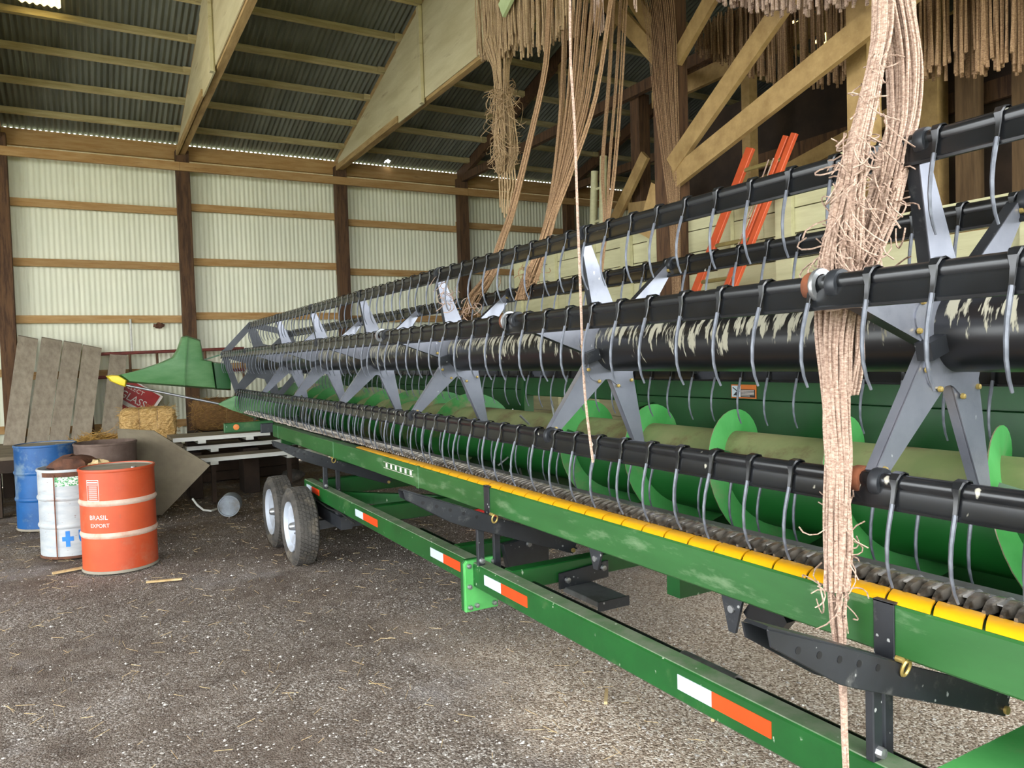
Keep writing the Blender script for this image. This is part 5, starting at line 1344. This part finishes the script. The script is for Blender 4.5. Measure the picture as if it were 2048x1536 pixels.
def smooth_path(p, k=4):
    p = [Vector(q) for q in p]; out = []
    for i in range(len(p) - 1):
        a = p[max(i - 1, 0)]; b = p[i]; c = p[i + 1]; d = p[min(i + 2, len(p) - 1)]
        for j in range(k):
            t = j / k
            out.append(.5 * ((2 * b) + (c - a) * t + (2 * a - 5 * b + 4 * c - d) * t * t + (3 * b - a - 3 * c + d) * t ** 3))
    out.append(p[-1]); return out
def bundle(mb, path, rad, n, r, seed, k=4, end_spread=1.0, rag=0.0, wob=.3):
    """n twine strands following a path inside a changing radius (list per path point)."""
    rg = random.Random(seed); path = smooth_path(path, k); m_ = len(path)
    def R(i):
        t = i / (m_ - 1) * (len(rad) - 1); a = int(min(t, len(rad) - 2)); return rad[a] + (rad[a + 1] - rad[a]) * (t - a)
    for s in range(n):
        th = rg.random() * 6.28; rr = math.sqrt(rg.random()); tw = rg.uniform(-.12, .12)
        w1, w2 = rg.uniform(.15, .5), rg.random() * 6.28
        i0 = 0 if rg.random() > rag else rg.randint(0, m_ // 2)
        i1 = m_ if rg.random() > rag else rg.randint(m_ // 2, m_)
        pts = []
        for i in range(i0, i1):
            q = R(i) * (1 + wob * .4 * math.sin(w1 * i + w2)); a = th + tw * i * .3 + wob * .25 * math.sin(w1 * 1.7 * i + w2)
            pts.append(path[i] + Vector((q * rr * math.cos(a), q * rr * math.sin(a), 0)))
        if len(pts) > 2: mb.tube(pts, r * rg.uniform(.8, 1.2), 5, caps=False)
def curls(mb, centers, n, r, seed, size=.05):
    rg = random.Random(seed)
    for q in range(n):
        c = Vector(rg.choice(centers)) + Vector((rg.uniform(-1, 1), rg.uniform(-1, 1), rg.uniform(-1, 1))) * size
        d1 = Vector((rg.uniform(-1, 1), rg.uniform(-1, 1), rg.uniform(-1, .6))).normalized(); d2 = d1.orthogonal()
        L = rg.uniform(.6, 1.5) * size
        pts = [c + d1 * L * math.sin(t) + d2 * L * .7 * (1 - math.cos(t)) + Vector((0, 0, -.15 * L * t)) for t in [i * .5 for i in range(rg.randint(4, 8))]]
        mb.tube(pts, r, 4, caps=False)

# the big near bundle draped through the reel
mb = MB()
bundle(mb, BUN_R, [.05, .05, .046, .042, .042, .042, .046, .045, .042, .042, .045, .03], 54, .0042, 1, rag=.08)
bundle(mb, BUN_L, [.022, .022, .020, .022, .026, .032, .044, .052, .05, .042, .036, .032, .030, .030, .032, .03], 60, .0042, 2, rag=.12)
curls(mb, BUN_L[4:8] + BUN_R[5:8], 190, .0022, 3, .05)
curls(mb, BUN_L[2:6] + BUN_L[-3:], 90, .0020, 4, .04)
bundle(mb, BUN_T, [.028, .022, .014, .008, .006, .005, .004], 16, .0035, 5, rag=.4)
o_ = tag(build(mb, 'twine_bundle', 'twine', base=BUN_T[-1], smooth=True, fix=False), 'thick bundle of hanging baler twine caught through the near end of the reel', 'twine', None, 'stuff')

# lone light twine in front of the reel
mb = MB(); mb.tube(smooth_path(ROPE_D, 4), .0052, 6)
tag(build(mb, 'twine_strand', 'twine', base=ROPE_D[-1], smooth=True, fix=False), 'single pale twine hanging straight down in front of the reel', 'twine')

# ropes slanting down from the fringe to the reel
mb = MB(); bundle(mb, ROPE_A, [.02, .02, .022, .022, .026, .03, .04, .07, .05], 16, .0055, 6)
curls(mb, ROPE_A[-3:], 30, .0026, 7, .05)
tag(build(mb, 'twine_rope', 'twine_dark', base=ROPE_A[-1], smooth=True, fix=False), 'twisted twine rope slanting down to the reel, leftmost of the slanting ropes', 'twine', None, 'stuff')
mb = MB()
for q, p in enumerate(ROPE_B): bundle(mb, p, [.022, .02, .018, .018, .02, .03, .055, .05], 7, .0055, 10 + q)
curls(mb, [p[-2] for p in ROPE_B], 40, .0026, 20, .05)
tag(build(mb, 'twine_rope', 'twine_dark', base=ROPE_B[0][-1], smooth=True, fix=False), 'fan of twine ropes gathered into one tuft on the reel', 'twine', None, 'stuff')
mb = MB()
for q, p in enumerate(ROPE_C): bundle(mb, p, [.02, .018, .018, .016, .016, .016, .016], 5, .006, 30 + q)
tag(build(mb, 'twine_rope', 'twine_dark', base=ROPE_C[0][-1], smooth=True, fix=False), 'three thin twine ropes hanging in front of the pole ladder', 'twine', None, 'stuff')
mb = MB()
for q, p in enumerate(ROPE_POST): bundle(mb, p, [.006, .006, .006, .006, .006, .007, .009], 1, .004, 50 + q)
tag(build(mb, 'twine_rope', 'twine_dark', base=ROPE_POST[0][-1], smooth=True, fix=False), 'many twine strands running down the centre post', 'twine', None, 'stuff')

# fringes: rows of cut twine ends hung over wires below the trusses
def fringe(name, label, line, zb, ztop, n, r, seed, spread=.08, clump=0, mname='twine'):
    """line: list of (x, y) along the fringe; zb: bottom heights along it."""
    rg = random.Random(seed); mb = MB(); k = len(line) - 1
    for q in range(n):
        t = rg.random() * k; i = min(int(t), k - 1); u = t - i
        x = line[i][0] + (line[i + 1][0] - line[i][0]) * u; y = line[i][1] + (line[i + 1][1] - line[i][1]) * u
        z0 = zb[i] + (zb[i + 1] - zb[i]) * u + abs(rg.gauss(0, .10))
        x += rg.uniform(-spread, spread); y += rg.uniform(-.02, .02)
        if z0 > ztop - .1: continue
        seg = 6; ph = rg.random() * 6.28; am = rg.uniform(.003, .014); sl = rg.uniform(-.02, .02)
        pts = [(x + am * math.sin(ph + j * 1.7) + sl * j / seg, y + am * math.cos(ph + j * 1.3), ztop + (z0 - ztop) * j / seg) for j in range(seg + 1)]
        mb.tube(pts, [r] * seg + [r * 1.5], 5, caps=False)
    # the wire it hangs from
    mb.tube([(a, b, ztop) for a, b in line], .006, 5)
    o = build(mb, name, mname, base=(line[0][0], line[0][1], min(zb)), smooth=True, fix=False)
    return tag(o, label, 'twine', 'twine fringes', 'stuff')
fringe('twine_fringe', 'wide curtain of brown twine fringe hanging behind the long diagonal brace',
       [(5.7, 5.95), (5.7, 5.45), (5.7, 4.82), (5.7, 4.17), (5.7, 3.52), (5.7, 2.78), (5.7, 2.2)], [4.75, 4.42, 4.02, 3.88, 3.70, 3.50, 3.4], 5.0, 470, .0085, 71, .12, mname='twine_dark')
fringe('twine_fringe', 'shorter row of pale twine ends above the wide curtain',
       [(4.45, 4.42), (4.45, 3.86), (4.45, 3.28), (4.45, 2.85), (4.45, 2.4)], [4.40, 4.06, 3.90, 3.80, 3.74], 5.0, 330, .0075, 72, .10)
fringe('twine_fringe', 'twine fringe hanging before the second plywood truss, tassel below it',
       [(3.5, 6.6), (3.5, 6.2), (3.5, 5.86)], [4.55, 4.42, 4.42], 5.2, 170, .0065, 73, .07, mname='twine_tan')
fringe('twine_fringe', 'twine fringe just right of the tasselled one',
       [(3.5, 5.84), (3.5, 5.5), (3.5, 5.10)], [4.30, 4.22, 4.22], 5.2, 90, .0065, 74, .05, mname='twine_tan')
for q, (x, y, zb, n) in enumerate(((3.6, 4.78, 4.18, 16), (3.6, 4.2, 4.15, 5), (3.6, 3.95, 4.2, 4), (3.7, 4.25, 4.35, 6), (3.6, 3.72, 4.22, 7))):
    pass
mb = MB(); rg = random.Random(80)
for x, y, zb, n, sp in ((3.6, 4.82, 4.15, 18, .035), (3.6, 4.38, 4.12, 4, .012), (3.6, 4.06, 4.12, 4, .012), (3.6, 3.82, 4.2, 8, .025)):
    for s in range(n):
        a = rg.uniform(-sp, sp); b = rg.uniform(-sp, sp)
        mb.tube([(x + a, y + b, 5.0), (x + a * 1.1, y + b, 4.6), (x + a * 1.3 + rg.uniform(-.01, .01), y + b * 1.3, zb + rg.uniform(0, .08))], .0065, 5, caps=False)
mb.tube([(3.6, 5.0, 5.0), (3.6, 3.6, 5.0)], .006, 5)
tag(build(mb, 'twine_fringe', 'twine', base=(3.6, 4.2, 4.1), smooth=True, fix=False), 'few short twine tufts hanging in front of the braces', 'twine', 'twine fringes', 'stuff')
# tassel
mb = MB(); P_ = [(3.5, 6.22, 4.62), (3.5, 6.22, 4.40), (3.5, 6.21, 4.15), (3.5, 6.20, 3.95), (3.5, 6.20, 3.72), (3.5, 6.19, 3.55), (3.5, 6.22, 3.4)]
bundle(mb, P_, [.17, .085, .062, .09, .115, .115, .075], 90, .0055, 90, rag=.15)
curls(mb, P_[2:6], 300, .0028, 91, .085)
for q in range(7):
    x = 3.5 + .02 * (q - 3) * .6; y = 6.2 - .018 * (q - 3)
    mb.tube(smooth_path([(x, y, 3.6), (x + .004 * q, y - .005 * q, 3.3), (x + .006, y + .01, 3.2 - .06 * (q % 4)), (x, y, 3.08 - .05 * (q % 3))], 3), .008, 5)
tag(build(mb, 'twine_tassel', 'twine_tan', base=(3.5, 6.2, 3.0), smooth=True, fix=False), 'knotted pale twine tassel hanging below the left fringe', 'twine', None, 'stuff')
# board nailed above the fringe
tag(build(MB().bar((3.40, 6.0, 4.78), (3.4, 5.1, 5.25), .03, .16), 'green_board', 'pale_green_wood', base=(3.4, 5.5, 4.8)), 'pale green board fixed above the left twine fringe', 'board')

# twine remnants tied to the reel
mb = MB(); curls(mb, [(1.99, 4.36, 2.2), (2.0, 4.34, 2.1), (2.02, 4.3, 2.03), (2.1, 4.2, 2.02)], 30, .0024, 95, .04)
tag(build(mb, 'twine_knot', 'twine', base=(2.0, 4.35, 2.0), smooth=True, fix=False), 'small tangle of twine on the third reel arm', 'twine', None, 'stuff')

# ================================================================== LOOSE STONES AND STRAW ON THE FLOOR
rg = random.Random(21)
mb = MB()
def stone(mb, x, y, s):
    p = [(s, 0, 0), (0, s, 0), (-s, 0, 0), (0, -s, 0)]
    v_ = [(x + a * rg.uniform(.6, 1.2), y + b * rg.uniform(.6, 1.2), rg.uniform(0, .25) * s) for a, b, _ in p] + [(x + rg.uniform(-.3, .3) * s, y + rg.uniform(-.3, .3) * s, s * rg.uniform(.45, .8)), (x, y, -.3 * s)]
    mb.add(v_, [(0, 1, 4), (1, 2, 4), (2, 3, 4), (3, 0, 4), (1, 0, 5), (2, 1, 5), (3, 2, 5), (0, 3, 5)])
cnt = 0
while cnt < 9000:
    y = rg.uniform(.9, 1) if False else .8 + 9.5 * rg.random() ** 1.6
    x = rg.uniform(-.35 * y * .3 - .6, 1.7 + .42 * y) if rg.random() < .6 else rg.uniform(.2, 3.4)
    x = min(x, 4.7)
    s = rg.uniform(.003, .009) * (1 if rg.random() < .93 else 1.8)
    stone(mb, x, y, s); cnt += 1
tag(build(mb, 'loose_gravel', 'pebble', fix=False), 'loose pale gravel scattered over the dirt floor', 'gravel', None, 'stuff')
mb = MB()
for q in range(1100):
    y = 1.2 + 9.8 * rg.random() ** .8; x = rg.uniform(-.9, 1.6 + .35 * y)
    a = rg.uniform(0, 3.14); L = rg.uniform(.02, .09)
    mb.tube([(x, y, .004), (x + L * math.cos(a), y + L * math.sin(a), .006 + rg.uniform(0, .012))], .0012, 3, caps=False)
tag(build(mb, 'straw_litter', 'straw_pale', fix=False), 'thin straw litter scattered over the floor', 'straw', None, 'stuff')
